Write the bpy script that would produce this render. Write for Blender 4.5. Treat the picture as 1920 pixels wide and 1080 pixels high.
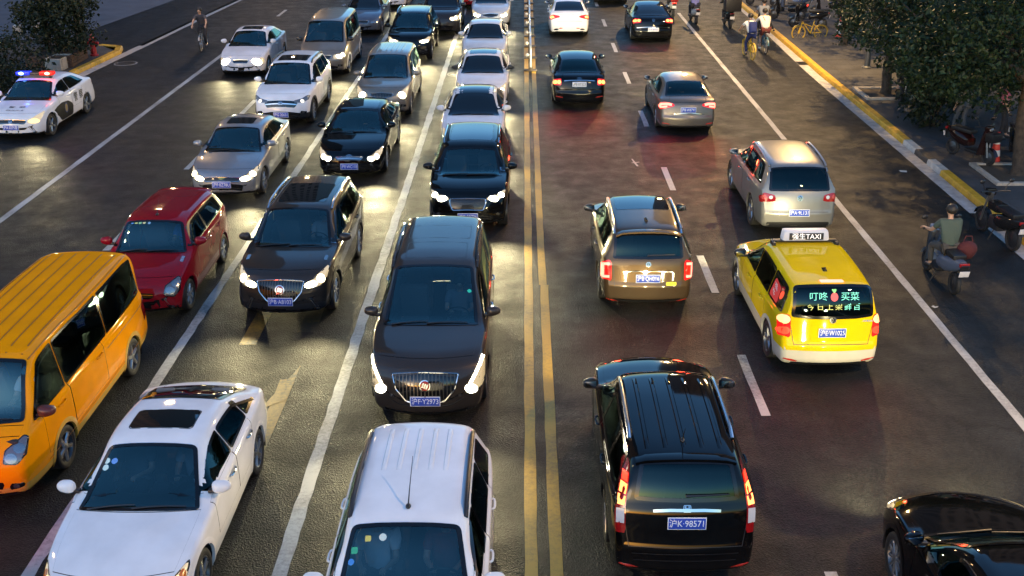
import bpy, bmesh, math, random
from mathutils import Vector, Matrix
from mathutils.bvhtree import BVHTree
from mathutils.geometry import intersect_point_line

# ---------------------------------------------------------------- scene, camera, sky, exposure
S = bpy.context.scene
for o in list(bpy.data.objects):
    bpy.data.objects.remove(o)
COL = S.collection
R = math.radians
random.seed(7)

H_CAM = 8.5
cam_d = bpy.data.cameras.new('street_camera')
cam = bpy.data.objects.new('street_camera', cam_d)
COL.objects.link(cam)
cam.location = (0, 0, H_CAM)
cam_d.sensor_width = 36.0
cam_d.lens = 36.0 * 1970 / 1920
cam_d.shift_x = -23 / 1920
cam_d.clip_start = 0.1
cam_d.clip_end = 2000
cam.rotation_euler = (R(90 - 23.608), 0, 0)
S.camera = cam

W = bpy.data.worlds.new('World')
S.world = W
W.use_nodes = True
nt = W.node_tree
for n in list(nt.nodes):
    nt.nodes.remove(n)
sky = nt.nodes.new('ShaderNodeTexSky')
sky.sky_type = 'NISHITA'
sky.sun_disc = False
SUN_EL, SUN_ROT = R(3.0), R(205)
sky.sun_elevation = SUN_EL
sky.sun_rotation = SUN_ROT
sky.air_density = 1.0
sky.dust_density = 0.6
sky.ozone_density = 3.4
bg = nt.nodes.new('ShaderNodeBackground')
bg.inputs['Strength'].default_value = 0.14
wo = nt.nodes.new('ShaderNodeOutputWorld')
nt.links.new(sky.outputs[0], bg.inputs[0])
nt.links.new(bg.outputs[0], wo.inputs[0])

sun_d = bpy.data.lights.new('sun', 'SUN')
sun_d.energy = 0.03
sun_d.angle = R(12)
sun_d.color = (1.0, .86, .74)
sun = bpy.data.objects.new('sun', sun_d)
COL.objects.link(sun)
_sd = Vector((math.sin(SUN_ROT) * math.cos(SUN_EL), math.cos(SUN_ROT) * math.cos(SUN_EL), math.sin(SUN_EL)))
sun.rotation_euler = _sd.to_track_quat('Z', 'Y').to_euler()

S.view_settings.view_transform = 'Standard'
S.view_settings.look = 'None'
S.view_settings.gamma = 1.0
S.view_settings.use_curve_mapping = False
S.view_settings.exposure = 2.85
S.cycles.max_bounces = 7
S.cycles.transparent_max_bounces = 10
S.cycles.sample_clamp_indirect = 6.0
S.cycles.caustics_reflective = False
S.cycles.caustics_refractive = False
S.cycles.use_denoising = True

LAMP = 0.6          # one knob for all electric lamps

# ---------------------------------------------------------------- materials
MATS = {}


def ramp_noise(nt, scale, c1, c2, lo=.35, hi=.65, detail=4, coord='Object', mapping=None):
    tc = nt.nodes.new('ShaderNodeTexCoord')
    no = nt.nodes.new('ShaderNodeTexNoise')
    no.inputs['Scale'].default_value = scale
    no.inputs['Detail'].default_value = detail
    src = tc.outputs[coord]
    if mapping:
        mp = nt.nodes.new('ShaderNodeMapping')
        mp.inputs['Scale'].default_value = mapping
        nt.links.new(src, mp.inputs[0])
        src = mp.outputs[0]
    nt.links.new(src, no.inputs['Vector'])
    cr = nt.nodes.new('ShaderNodeValToRGB')
    cr.color_ramp.elements[0].position = lo
    cr.color_ramp.elements[1].position = hi
    cr.color_ramp.elements[0].color = (*c1, 1)
    cr.color_ramp.elements[1].color = (*c2, 1)
    nt.links.new(no.outputs['Fac'], cr.inputs[0])
    return cr.outputs[0]


def mat(name, col=(.5, .5, .5), rough=.5, metal=0, coat=0, emit=None, es=0, spec=.5, vary=None, vscale=8, bump=0, bscale=60, alpha=None):
    if name in MATS:
        return MATS[name]
    m = bpy.data.materials.new(name)
    m.use_nodes = True
    nt = m.node_tree
    b = nt.nodes['Principled BSDF']
    b.inputs['Base Color'].default_value = (*col, 1)
    b.inputs['Roughness'].default_value = rough
    b.inputs['Metallic'].default_value = metal
    b.inputs['Coat Weight'].default_value = coat
    b.inputs['Coat Roughness'].default_value = .035
    b.inputs['Coat IOR'].default_value = 1.38
    b.inputs['Specular IOR Level'].default_value = spec
    if emit:
        b.inputs['Emission Color'].default_value = (*emit, 1)
        b.inputs['Emission Strength'].default_value = es
    if vary:
        nt.links.new(ramp_noise(nt, vscale, col, vary), b.inputs['Base Color'])
    if bump:
        tc = nt.nodes.new('ShaderNodeTexCoord')
        no = nt.nodes.new('ShaderNodeTexNoise')
        no.inputs['Scale'].default_value = bscale
        no.inputs['Detail'].default_value = 3
        bp = nt.nodes.new('ShaderNodeBump')
        bp.inputs['Strength'].default_value = bump
        bp.inputs['Distance'].default_value = .02
        nt.links.new(tc.outputs['Object'], no.inputs['Vector'])
        nt.links.new(no.outputs['Fac'], bp.inputs['Height'])
        nt.links.new(bp.outputs[0], b.inputs['Normal'])
    MATS[name] = m
    return m


def paint(name, col, metal=0.0, rough=.35, coat=1.0):
    """car paint: base under a clear coat, with faint road dust in the roughness and colour"""
    if name in MATS:
        return MATS[name]
    m = mat(name, col, rough, metal, coat=coat)
    nt = m.node_tree
    b = nt.nodes['Principled BSDF']
    g = tuple(c * .86 + .0022 for c in col)
    b.inputs['Specular IOR Level'].default_value = .0
    cl = ramp_noise(nt, 2.6, col, g, .35, .75, 6)
    # road film: pale dust thrown up over sills and bumpers, in splashes
    tcz = nt.nodes.new('ShaderNodeTexCoord')
    sx = nt.nodes.new('ShaderNodeSeparateXYZ')
    nt.links.new(tcz.outputs['Object'], sx.inputs[0])
    zr = nt.nodes.new('ShaderNodeMapRange')
    zr.inputs['From Min'].default_value, zr.inputs['From Max'].default_value = .62, .22
    nt.links.new(sx.outputs['Z'], zr.inputs['Value'])
    nz = nt.nodes.new('ShaderNodeTexNoise')
    nz.inputs['Scale'].default_value = 4.5
    nz.inputs['Detail'].default_value = 8
    nz.inputs['Roughness'].default_value = .7
    nt.links.new(tcz.outputs['Object'], nz.inputs['Vector'])
    mu = nt.nodes.new('ShaderNodeMath')
    mu.operation = 'MULTIPLY'
    nt.links.new(zr.outputs[0], mu.inputs[0])
    nt.links.new(nz.outputs['Fac'], mu.inputs[1])
    m2 = nt.nodes.new('ShaderNodeMath')
    m2.operation = 'MULTIPLY'
    m2.inputs[1].default_value = .55
    nt.links.new(mu.outputs[0], m2.inputs[0])
    mx = nt.nodes.new('ShaderNodeMix')
    mx.data_type = 'RGBA'
    nt.links.new(m2.outputs[0], mx.inputs[0])
    nt.links.new(cl, mx.inputs[6])
    mx.inputs[7].default_value = (*[c * .55 + .018 for c in col], 1)
    nt.links.new(mx.outputs[2], b.inputs['Base Color'])
    tc = nt.nodes.new('ShaderNodeTexCoord')
    no = nt.nodes.new('ShaderNodeTexNoise')
    no.inputs['Scale'].default_value = 5
    no.inputs['Detail'].default_value = 6
    mr = nt.nodes.new('ShaderNodeMapRange')
    mr.inputs['To Min'].default_value = .02
    mr.inputs['To Max'].default_value = .09
    nt.links.new(tc.outputs['Object'], no.inputs['Vector'])
    nt.links.new(no.outputs['Fac'], mr.inputs['Value'])
    nt.links.new(mr.outputs[0], b.inputs['Coat Roughness'])
    return m


def glass(name, tint, ior=1.55):
    """car window: sky reflection over a tinted see-through pane"""
    if name in MATS:
        return MATS[name]
    m = bpy.data.materials.new(name)
    m.use_nodes = True
    nt = m.node_tree
    for n in list(nt.nodes):
        nt.nodes.remove(n)
    out = nt.nodes.new('ShaderNodeOutputMaterial')
    mix = nt.nodes.new('ShaderNodeMixShader')
    tr = nt.nodes.new('ShaderNodeBsdfTransparent')
    tr.inputs[0].default_value = (*tint, 1)
    gl = nt.nodes.new('ShaderNodeBsdfGlossy')
    gl.inputs['Roughness'].default_value = .02
    gl.inputs['Color'].default_value = (.60, .97, .95, 1)
    fr = nt.nodes.new('ShaderNodeFresnel')
    fr.inputs['IOR'].default_value = ior
    nt.links.new(fr.outputs[0], mix.inputs[0])
    nt.links.new(tr.outputs[0], mix.inputs[1])
    nt.links.new(gl.outputs[0], mix.inputs[2])
    nt.links.new(mix.outputs[0], out.inputs[0])
    MATS[name] = m
    return m


M_TYRE = mat('tyre_rubber', (.012, .012, .013), .75)
M_RIM = mat('alloy_rim', (.42, .42, .43), .28, .9)
M_RIMD = mat('dark_alloy_rim', (.10, .10, .105), .35, .8)
M_BLACK = mat('black_plastic', (.012, .012, .014), .38)
M_GLOSSB = mat('gloss_black_trim', (.006, .006, .007), .06, coat=.6)
M_BARS = mat('dull_grille_bar', (.09, .085, .08), .35, .9)
M_CHROME = mat('chrome', (.52, .52, .54), .10, 1)
M_FRIT = mat('black_window_border', (.004, .004, .005), .12)
M_GLASS = glass('tinted_windscreen', (.78, .88, .88), 2.0)
M_GLASSD = glass('dark_side_glass', (.05, .06, .06), 1.5)
M_GLASSO = mat('opaque_dark_glass', (.004, .005, .006), .03, spec=.75)
M_INT = mat('dark_interior', (.018, .018, .02), .7)
M_SEAT = mat('seat_fabric', (.16, .145, .13), .8)
M_SEATB = mat('beige_seat_fabric', (.16, .13, .10), .8)
M_PLATE = mat('blue_number_plate', (.015, .06, .42), .35)
M_PLATEB = mat('white_plate_border', (.75, .77, .82), .4)
M_PLATEW = mat('pale_number_plate', (.6, .6, .64), .4)
M_LENSL = mat('glowing_headlight_lens', (.3, .28, .24), .15, .2, coat=1, emit=(1, .74, .36), es=.15 * LAMP)
M_TLG = mat('glowing_red_lens', (.3, .006, .008), .1, coat=1, emit=(1, .012, .008), es=.26 * LAMP)
M_LENS = mat('headlight_housing', (.16, .16, .17), .12, .4, coat=1)
M_HL = mat('lit_headlight', (.9, .9, .85), .3, emit=(1, .86, .52), es=5 * LAMP)
M_HLW = mat('lit_white_headlight', (.9, .9, .9), .3, emit=(1, .92, .68), es=7 * LAMP)
M_HLO = mat('lit_amber_headlight', (.9, .7, .4), .3, emit=(1, .58, .14), es=.42 * LAMP)
M_HLD = mat('dim_headlight', (.7, .7, .7), .2, emit=(1, .85, .6), es=.35 * LAMP)
M_REFL = mat('headlight_reflector', (.30, .30, .31), .2, .9)
M_TL = mat('red_tail_lens', (.25, .006, .008), .1, coat=1)
M_TLL = mat('lit_tail_lamp', (.5, .02, .01), .2, emit=(1, .035, .014), es=.8 * LAMP)
M_TLH = mat('lit_brake_lamp', (.8, .1, .05), .2, emit=(1, .24, .05), es=1.3 * LAMP)
M_TLP = mat('lit_pink_brake_lamp', (.8, .1, .1), .2, emit=(1, .20, .13), es=.9 * LAMP)
M_WHITELENS = mat('clear_reverse_lens', (.5, .52, .56), .15, coat=1)
M_REFR = mat('red_reflector', (.42, .03, .02), .25)
M_RED_EM = mat('red_emblem', (.35, .01, .01), .2, coat=1)
M_WHITE = mat('white_plastic', (.75, .75, .76), .35)
M_ORANGE = mat('orange_lens', (.6, .14, .01), .2, coat=1)


# ---------------------------------------------------------------- objects
def tag(o, label=None, cat=None, group=None, kind=None):
    if label: o['label'] = label
    if cat: o['category'] = cat
    if group: o['group'] = group
    if kind: o['kind'] = kind
    return o


def empty(name, loc=(0, 0, 0), rz=0, label=None, cat=None, group=None):
    o = bpy.data.objects.new(name, None)
    o.empty_display_size = .2
    COL.objects.link(o)
    o.location = loc
    o.rotation_euler = (0, 0, rz)
    return tag(o, label, cat, group)


def link(name, me, parent=None, loc=(0, 0, 0), rot=(0, 0, 0)):
    o = bpy.data.objects.new(name, me)
    COL.objects.link(o)
    o.parent = parent
    o.location = loc
    o.rotation_euler = rot
    return o


def copy_tree(o, parent=None):
    c = o.copy()
    COL.objects.link(c)
    c.parent = parent
    for ch in o.children:
        copy_tree(ch, c)
    return c


class MB:
    """collects shapes and builds them as one mesh"""
    def __init__(s):
        s.v, s.f, s.mi = [], [], []

    def add(s, vs, fs, m=0):
        b = len(s.v)
        s.v += [tuple(v) for v in vs]
        for f in fs:
            s.f.append([i + b for i in f])
            s.mi.append(m)

    def box(s, c, d, m=0, bev=.0, rot=None, taper=1.0):
        hx, hy, hz = d[0] / 2, d[1] / 2, d[2] / 2
        if bev <= 0:
            vs = [(x * hx * (taper if z > 0 else 1), y * hy * (taper if z > 0 else 1), z * hz) for z in (-1, 1) for y in (-1, 1) for x in (-1, 1)]
            fs = [(0, 2, 3, 1), (4, 5, 7, 6), (0, 1, 5, 4), (2, 6, 7, 3), (0, 4, 6, 2), (1, 3, 7, 5)]
        else:
            b = min(bev, hx * .49, hy * .49, hz * .49)
            bm = bmesh.new()
            bmesh.ops.create_cube(bm, size=1)
            for v in bm.verts:
                t = taper if v.co.z > 0 else 1
                v.co = Vector((v.co.x * d[0] * t, v.co.y * d[1] * t, v.co.z * d[2]))
            bmesh.ops.bevel(bm, geom=bm.edges[:], offset=b, segments=2, affect='EDGES', profile=.6)
            bm.verts.index_update()
            vs = [v.co.copy() for v in bm.verts]
            fs = [[v.index for v in f.verts] for f in bm.faces]
            bm.free()
        if rot:
            q = rot if isinstance(rot, Matrix) else Matrix.Rotation(rot[2], 3, 'Z') @ Matrix.Rotation(rot[1], 3, 'Y') @ Matrix.Rotation(rot[0], 3, 'X')
            vs = [q @ Vector(v) for v in vs]
        s.add([(v[0] + c[0], v[1] + c[1], v[2] + c[2]) for v in vs], fs, m)
        return s

    def tube(s, pts, r, n=8, m=0, closed=False, cap=True):
        pts = [Vector(p) for p in pts]
        rs = r if isinstance(r, (list, tuple)) else [r] * len(pts)
        vs, fs = [], []
        N = len(pts)
        up = None
        for i, p in enumerate(pts):
            if closed:
                d = (pts[(i + 1) % N] - pts[i - 1])
            else:
                d = pts[min(i + 1, N - 1)] - pts[max(i - 1, 0)]
            d.normalize()
            if up is None:
                up = Vector((0, 0, 1)) if abs(d.z) < .9 else Vector((1, 0, 0))
            a = d.cross(up)
            if a.length < 1e-5:
                a = d.orthogonal()
            a.normalize()
            b = a.cross(d).normalized()
            up = b
            for k in range(n):
                t = 2 * math.pi * k / n
                vs.append(p + (a * math.cos(t) + b * math.sin(t)) * rs[i])
        for i in range(N if closed else N - 1):
            j = (i + 1) % N
            for k in range(n):
                fs.append((i * n + k, i * n + (k + 1) % n, j * n + (k + 1) % n, j * n + k))
        if cap and not closed:
            fs.append(tuple(range(n - 1, -1, -1)))
            fs.append(tuple((N - 1) * n + k for k in range(n)))
        s.add(vs, fs, m)
        return s

    def lathe(s, prof, c=(0, 0, 0), axis='Z', n=24, m=0, closed=False):
        """prof: list of (radius, height) turned about an axis"""
        vs, fs = [], []
        for r, h in prof:
            for k in range(n):
                t = 2 * math.pi * k / n
                x, y = r * math.cos(t), r * math.sin(t)
                p = (x, y, h) if axis == 'Z' else ((h, x, y) if axis == 'X' else (x, h, y))
                vs.append((p[0] + c[0], p[1] + c[1], p[2] + c[2]))
        P = len(prof)
        for i in range(P if closed else P - 1):
            j = (i + 1) % P
            for k in range(n):
                fs.append((i * n + k, i * n + (k + 1) % n, j * n + (k + 1) % n, j * n + k))
        s.add(vs, fs, m)
        return s

    def ball(s, c, r, m=0, n=12, k=8):
        rx, ry, rz = r if isinstance(r, (tuple, list)) else (r, r, r)
        vs, fs = [(c[0], c[1], c[2] - rz)], []
        for i in range(1, k):
            a = -math.pi / 2 + math.pi * i / k
            for j in range(n):
                t = 2 * math.pi * j / n
                vs.append((c[0] + rx * math.cos(a) * math.cos(t), c[1] + ry * math.cos(a) * math.sin(t), c[2] + rz * math.sin(a)))
        vs.append((c[0], c[1], c[2] + rz))
        for j in range(n):
            fs.append((0, 1 + (j + 1) % n, 1 + j))
            fs.append((len(vs) - 1, len(vs) - 1 - n + j, len(vs) - 1 - n + (j + 1) % n))
        for i in range(k - 2):
            for j in range(n):
                a, b = 1 + i * n + j, 1 + i * n + (j + 1) % n
                fs.append((a, b, b + n, a + n))
        s.add(vs, fs, m)
        return s

    def mesh(s, name, mats, smooth=True):
        me = bpy.data.meshes.new(name)
        me.from_pydata([tuple(v) for v in s.v], [], s.f)
        for m in (mats if isinstance(mats, (list, tuple)) else [mats]):
            me.materials.append(m)
        me.polygons.foreach_set('material_index', s.mi)
        bm = bmesh.new()
        bm.from_mesh(me)
        bmesh.ops.recalc_face_normals(bm, faces=bm.faces[:])
        bm.to_mesh(me)
        bm.free()
        if smooth:
            me.polygons.foreach_set('use_smooth', [True] * len(me.polygons))
            try:
                me.set_sharp_from_angle(angle=R(38))
            except Exception:
                pass
        return me

    def build(s, name, mats, parent=None, loc=(0, 0, 0), rot=(0, 0, 0), smooth=True):
        return link(name, s.mesh(name, mats, smooth), parent, loc, rot)


_txt = {}


def text_mesh(body, size, m, align='CENTER'):
    k = (body, size, m.name, align)
    if k in _txt:
        return _txt[k]
    cu = bpy.data.curves.new('lettering', 'FONT')
    cu.body = body
    cu.size = size
    cu.align_x = align
    cu.align_y = 'CENTER'
    cu.resolution_u = 3
    cu.extrude = .001
    ob = bpy.data.objects.new('lettering', cu)
    COL.objects.link(ob)
    dg = bpy.context.evaluated_depsgraph_get()
    me = bpy.data.meshes.new_from_object(ob.evaluated_get(dg))
    me.name = 'lettering'
    bpy.data.objects.remove(ob)
    bpy.data.curves.remove(cu)
    me.materials.clear()
    me.materials.append(m)
    _txt[k] = me
    return me


def pchip(pts):
    """monotone cubic through (x, y) points"""
    xs = [p[0] for p in pts]
    ys = [p[1] for p in pts]
    n = len(xs)
    h = [xs[i + 1] - xs[i] for i in range(n - 1)]
    d = [(ys[i + 1] - ys[i]) / h[i] for i in range(n - 1)]
    m = [0] * n
    m[0], m[-1] = d[0], d[-1]
    for i in range(1, n - 1):
        if d[i - 1] * d[i] <= 0:
            m[i] = 0
        else:
            w1, w2 = 2 * h[i] + h[i - 1], h[i] + 2 * h[i - 1]
            m[i] = (w1 + w2) / (w1 / d[i - 1] + w2 / d[i])

    def f(x):
        if x <= xs[0]: return ys[0]
        if x >= xs[-1]: return ys[-1]
        lo = 0
        while x > xs[lo + 1]: lo += 1
        t = (x - xs[lo]) / h[lo]
        return ((1 + 2 * t) * (1 - t) ** 2 * ys[lo] + t * (1 - t) ** 2 * h[lo] * m[lo]
                + t * t * (3 - 2 * t) * ys[lo + 1] + t * t * (t - 1) * h[lo] * m[lo + 1])
    return f


def lerp(a, b, t): return a + (b - a) * t
def clamp(x, a=0., b=1.): return max(a, min(b, x))
def smooth(t):
    t = clamp(t)
    return t * t * (3 - 2 * t)


def roundpoly(pts, r, n=4):
    """round the corners of a closed 2D polygon; r is one radius or one per corner"""
    out = []
    N = len(pts)
    for i in range(N):
        p0, p, p2 = Vector(pts[i - 1]), Vector(pts[i]), Vector(pts[(i + 1) % N])
        rr = r[i] if isinstance(r, (list, tuple)) else r
        a, b = p0 - p, p2 - p
        la, lb = a.length, b.length
        c = min(rr, la * .48, lb * .48)
        if c < 1e-4 or la < 1e-6 or lb < 1e-6 or a.angle(b) > R(172):
            out.append(p)
            continue
        q0, q2 = p + a / la * c, p + b / lb * c
        for k in range(n + 1):
            t = k / n
            out.append(q0 * (1 - t) ** 2 + p * 2 * t * (1 - t) + q2 * t * t)
    return out


def inset_poly(P, d):
    """move each edge of a counter-clockwise or clockwise polygon inwards by d"""
    N = len(P)
    area = sum(P[i].x * P[(i + 1) % N].y - P[(i + 1) % N].x * P[i].y for i in range(N))
    sg = 1 if area > 0 else -1
    out = []
    for i in range(N):
        e1 = (P[i] - P[i - 1])
        e2 = (P[(i + 1) % N] - P[i])
        if e1.length < 1e-7: e1 = e2
        if e2.length < 1e-7: e2 = e1
        n1 = Vector((-e1.y, e1.x)).normalized() * sg
        n2 = Vector((-e2.y, e2.x)).normalized() * sg
        nn = n1 + n2
        if nn.length < .2: nn = n1
        nn.normalize()
        out.append(P[i] + nn * d / max(.55, nn.dot(n1)))
    return out


def inpoly(P, x, y):
    c = False
    N = len(P)
    for i in range(N):
        a, b = P[i - 1], P[i]
        if (a.y > y) != (b.y > y) and x < (b.x - a.x) * (y - a.y) / (b.y - a.y) + a.x:
            c = not c
    return c
# ---------------------------------------------------------------- vehicle bodies
TOPS = {
    'sedan': [(-.5, .50), (-.495, .60), (-.477, .675), (-.445, .722), (-.412, .742), (-.385, .757), (-.312, .866), (-.232, .957), (-.07, 1.), (.03, .985), (.068, .957),
              (.228, .665), (.285, .645), (.38, .61), (.45, .555), (.485, .505), (.5, .44)],
    'fastback': [(-.5, .50), (-.495, .60), (-.475, .665), (-.44, .712), (-.41, .735), (-.385, .755), (-.29, .875), (-.19, .965), (-.05, 1.), (.01, .987), (.05, .957),
                 (.215, .66), (.28, .637), (.38, .595), (.45, .54), (.485, .49), (.5, .43)],
    'suv': [(-.5, .46), (-.497, .55), (-.487, .64), (-.472, .70), (-.44, .86), (-.415, .945), (-.38, .972), (-.28, .99), (-.1, 1.), (.03, .987), (.075, .962),
            (.235, .665), (.29, .655), (.38, .638), (.45, .608), (.485, .563), (.5, .50)],
    'mpv': [(-.5, .46), (-.497, .55), (-.49, .64), (-.482, .72), (-.46, .88), (-.44, .95), (-.41, .975), (-.25, .995), (-.08, 1.), (.0, .988), (.045, .962),
            (.25, .645), (.295, .63), (.38, .61), (.43, .597), (.465, .572), (.488, .53), (.5, .47)],
    'van': [(-.5, .46), (-.497, .6), (-.492, .75), (-.475, .92), (-.455, .965), (-.42, .985), (-.2, 1.), (.05, .99), (.13, .97), (.175, .945),
            (.34, .63), (.375, .595), (.43, .545), (.475, .48), (.493, .43), (.5, .37)],
    'minibus': [(-.5, .46), (-.497, .62), (-.491, .82), (-.475, .94), (-.45, .975), (-.4, .99), (-.1, 1.), (.2, .995), (.28, .982), (.318, .955),
                (.425, .60), (.447, .565), (.475, .51), (.493, .44), (.5, .37)],
    'hatch': [(-.5, .46), (-.497, .56), (-.488, .64), (-.47, .70), (-.435, .88), (-.41, .945), (-.37, .972), (-.2, .993), (-.02, 1.), (.07, .985), (.115, .957),
              (.235, .665), (.29, .64), (.38, .60), (.45, .54), (.485, .47), (.5, .40)],
}
BASE = dict(
    sedan=dict(L=4.6, W=1.80, H=1.46, tum=.70, zu=.19, belt=(.655, .70), wr=.325, wb=2.70, wcy=.02, cowl=.228, wtop=.068, rbase=-.387, rtop=-.236,
               side=(.218, .045, -.205, -.305), pil=(-.035,), doors=(.20, -.035, -.225), bowf=.30, bowr=.16),
    fastback=dict(L=4.65, W=1.82, H=1.47, tum=.68, zu=.19, belt=(.645, .70), wr=.33, wb=2.72, wcy=.02, cowl=.215, wtop=.05, rbase=-.387, rtop=-.20,
                  side=(.205, .025, -.215, -.35), pil=(-.045, -.235), doors=(.20, -.035, -.225), bowf=.32, bowr=.18),
    suv=dict(L=4.55, W=1.84, H=1.68, tum=.73, zu=.24, belt=(.63, .67), wr=.36, wb=2.65, wcy=.03, cowl=.235, wtop=.072, rbase=-.474, rtop=-.417,
             side=(.225, .045, -.37, -.41), pil=(-.015, -.235), doors=(.20, -.03, -.25), bowf=.28, bowr=.13),
    mpv=dict(L=5.22, W=1.88, H=1.79, tum=.77, zu=.20, belt=(.60, .625), wr=.345, wb=3.09, wcy=.0, cowl=.25, wtop=.045, rbase=-.482, rtop=-.442,
             side=(.225, .04, -.42, -.44), pil=(.02, -.215), doors=(.20, .0, -.225), bowf=.34, bowr=.12),
    van=dict(L=4.75, W=1.82, H=1.95, tum=.80, zu=.22, belt=(.58, .60), wr=.33, wb=2.9, wcy=-.02, cowl=.34, wtop=.175, rbase=-.488, rtop=-.468,
             side=(.325, .17, -.44, -.455), pil=(.075, -.17), doors=(.29, .06, -.19), bowf=.24, bowr=.08),
    minibus=dict(L=4.95, W=1.72, H=1.98, tum=.84, zu=.24, belt=(.56, .575), wr=.32, wb=2.72, wcy=-.02, cowl=.425, wtop=.315, rbase=-.491, rtop=-.47,
                 side=(.405, .315, -.452, -.462), pil=(.215, -.13), doors=(.375, .2, -.08), bowf=.20, bowr=.07),
    hatch=dict(L=3.75, W=1.69, H=1.51, tum=.73, zu=.19, belt=(.645, .70), wr=.305, wb=2.39, wcy=.02, cowl=.235, wtop=.113, rbase=-.474, rtop=-.415,
               side=(.225, .09, -.36, -.385), pil=(-.06,), doors=(.195, -.075, -.26), bowf=.30, bowr=.14),
)


class Frame:
    def __init__(s, bvh, o, u, v, d):
        s.bvh, s.o, s.u, s.v, s.d = bvh, Vector(o), Vector(u).normalized(), Vector(v).normalized(), Vector(d).normalized()

    def at(s, a, b, off=0.0):
        p = s.o + s.u * a + s.v * b
        hit, nrm, i, dist = s.bvh.ray_cast(p - s.d * 4, s.d)
        if hit is None:
            hit, nrm, i, dist = s.bvh.find_nearest(p)
        if nrm.dot(s.d) > 0: nrm = -nrm
        return hit + nrm * off

    def uv(s, p):
        q = Vector(p) - s.o
        return q.dot(s.u), q.dot(s.v)


def patch(mb, fr, P, off, nu=8, nv=6, m=0):
    """cover polygon P (2D, in the frame) with a grid laid on the surface"""
    bs = [p.y for p in P]
    b0, b1 = min(bs), max(bs)
    base = len(mb.v)
    rows = []
    for j in range(nv + 1):
        t = j / nv
        t = (.5 - .5 * math.cos(math.pi * t)) * .5 + t * .5
        b = b0 + (b1 - b0) * clamp(t, .004, .996)
        xs = []
        for i in range(len(P)):
            p, q = P[i - 1], P[i]
            if (p.y > b) != (q.y > b):
                xs.append(p.x + (q.x - p.x) * (b - p.y) / (q.y - p.y))
        if len(xs) < 2:
            continue
        x0, x1 = min(xs), max(xs)
        rows.append([fr.at(lerp(x0, x1, k / nu), b, off) for k in range(nu + 1)])
    vs = [p for r in rows for p in r]
    fs = []
    for j in range(len(rows) - 1):
        for k in range(nu):
            a = j * (nu + 1) + k
            fs.append((a, a + 1, a + nu + 2, a + nu + 1))
    mb.add(vs, fs, m)


def ring(mb, fr, P, Q, off, m=0, sub=1, lift=0.0):
    """band between two polygons with the same number of points"""
    def dense(A):
        out = []
        for i in range(len(A)):
            for k in range(sub):
                out.append(A[i].lerp(A[(i + 1) % len(A)], k / sub))
        return out
    P, Q = dense(P), dense(Q)
    N = len(P)
    vs = [fr.at(p.x, p.y, off) for p in P]
    if lift:
        vs += [fr.at(p.x * .5 + q.x * .5, p.y * .5 + q.y * .5, off + lift) for p, q in zip(P, Q)]
    vs += [fr.at(p.x, p.y, off) for p in Q]
    fs = []
    for r in range(2 if lift else 1):
        for i in range(N):
            j = (i + 1) % N
            fs.append((r * N + i, r * N + j, (r + 1) * N + j, (r + 1) * N + i))
    mb.add(vs, fs, m)


def strip(mb, fr, pts, wd, off, m=0, n=10):
    """a narrow line laid on the surface"""
    pts = [Vector(p) for p in pts]
    seg = []
    for i in range(len(pts) - 1):
        for k in range(n if i < len(pts) - 2 else n + 1):
            seg.append(pts[i].lerp(pts[i + 1], k / n))
    vs, fs = [], []
    for i, p in enumerate(seg):
        d = (seg[min(i + 1, len(seg) - 1)] - seg[max(i - 1, 0)])
        if d.length < 1e-7: d = Vector((1, 0))
        nn = Vector((-d.y, d.x)).normalized() * wd / 2
        for q in (p + nn, p - nn):
            vs.append(fr.at(q.x, q.y, off))
    for i in range(len(seg) - 1):
        fs.append((2 * i, 2 * i + 1, 2 * i + 3, 2 * i + 2))
    mb.add(vs, fs, m)


def ellipse(cx, cy, rx, ry, n=16, rot=0.0):
    c, s_ = math.cos(rot), math.sin(rot)
    return [Vector((cx + rx * math.cos(t) * c - ry * math.sin(t) * s_, cy + rx * math.cos(t) * s_ + ry * math.sin(t) * c))
            for t in [2 * math.pi * i / n for i in range(n)]]


def mirror_poly(P):
    return [Vector((-p[0], p[1])) for p in reversed(P)]


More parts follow.
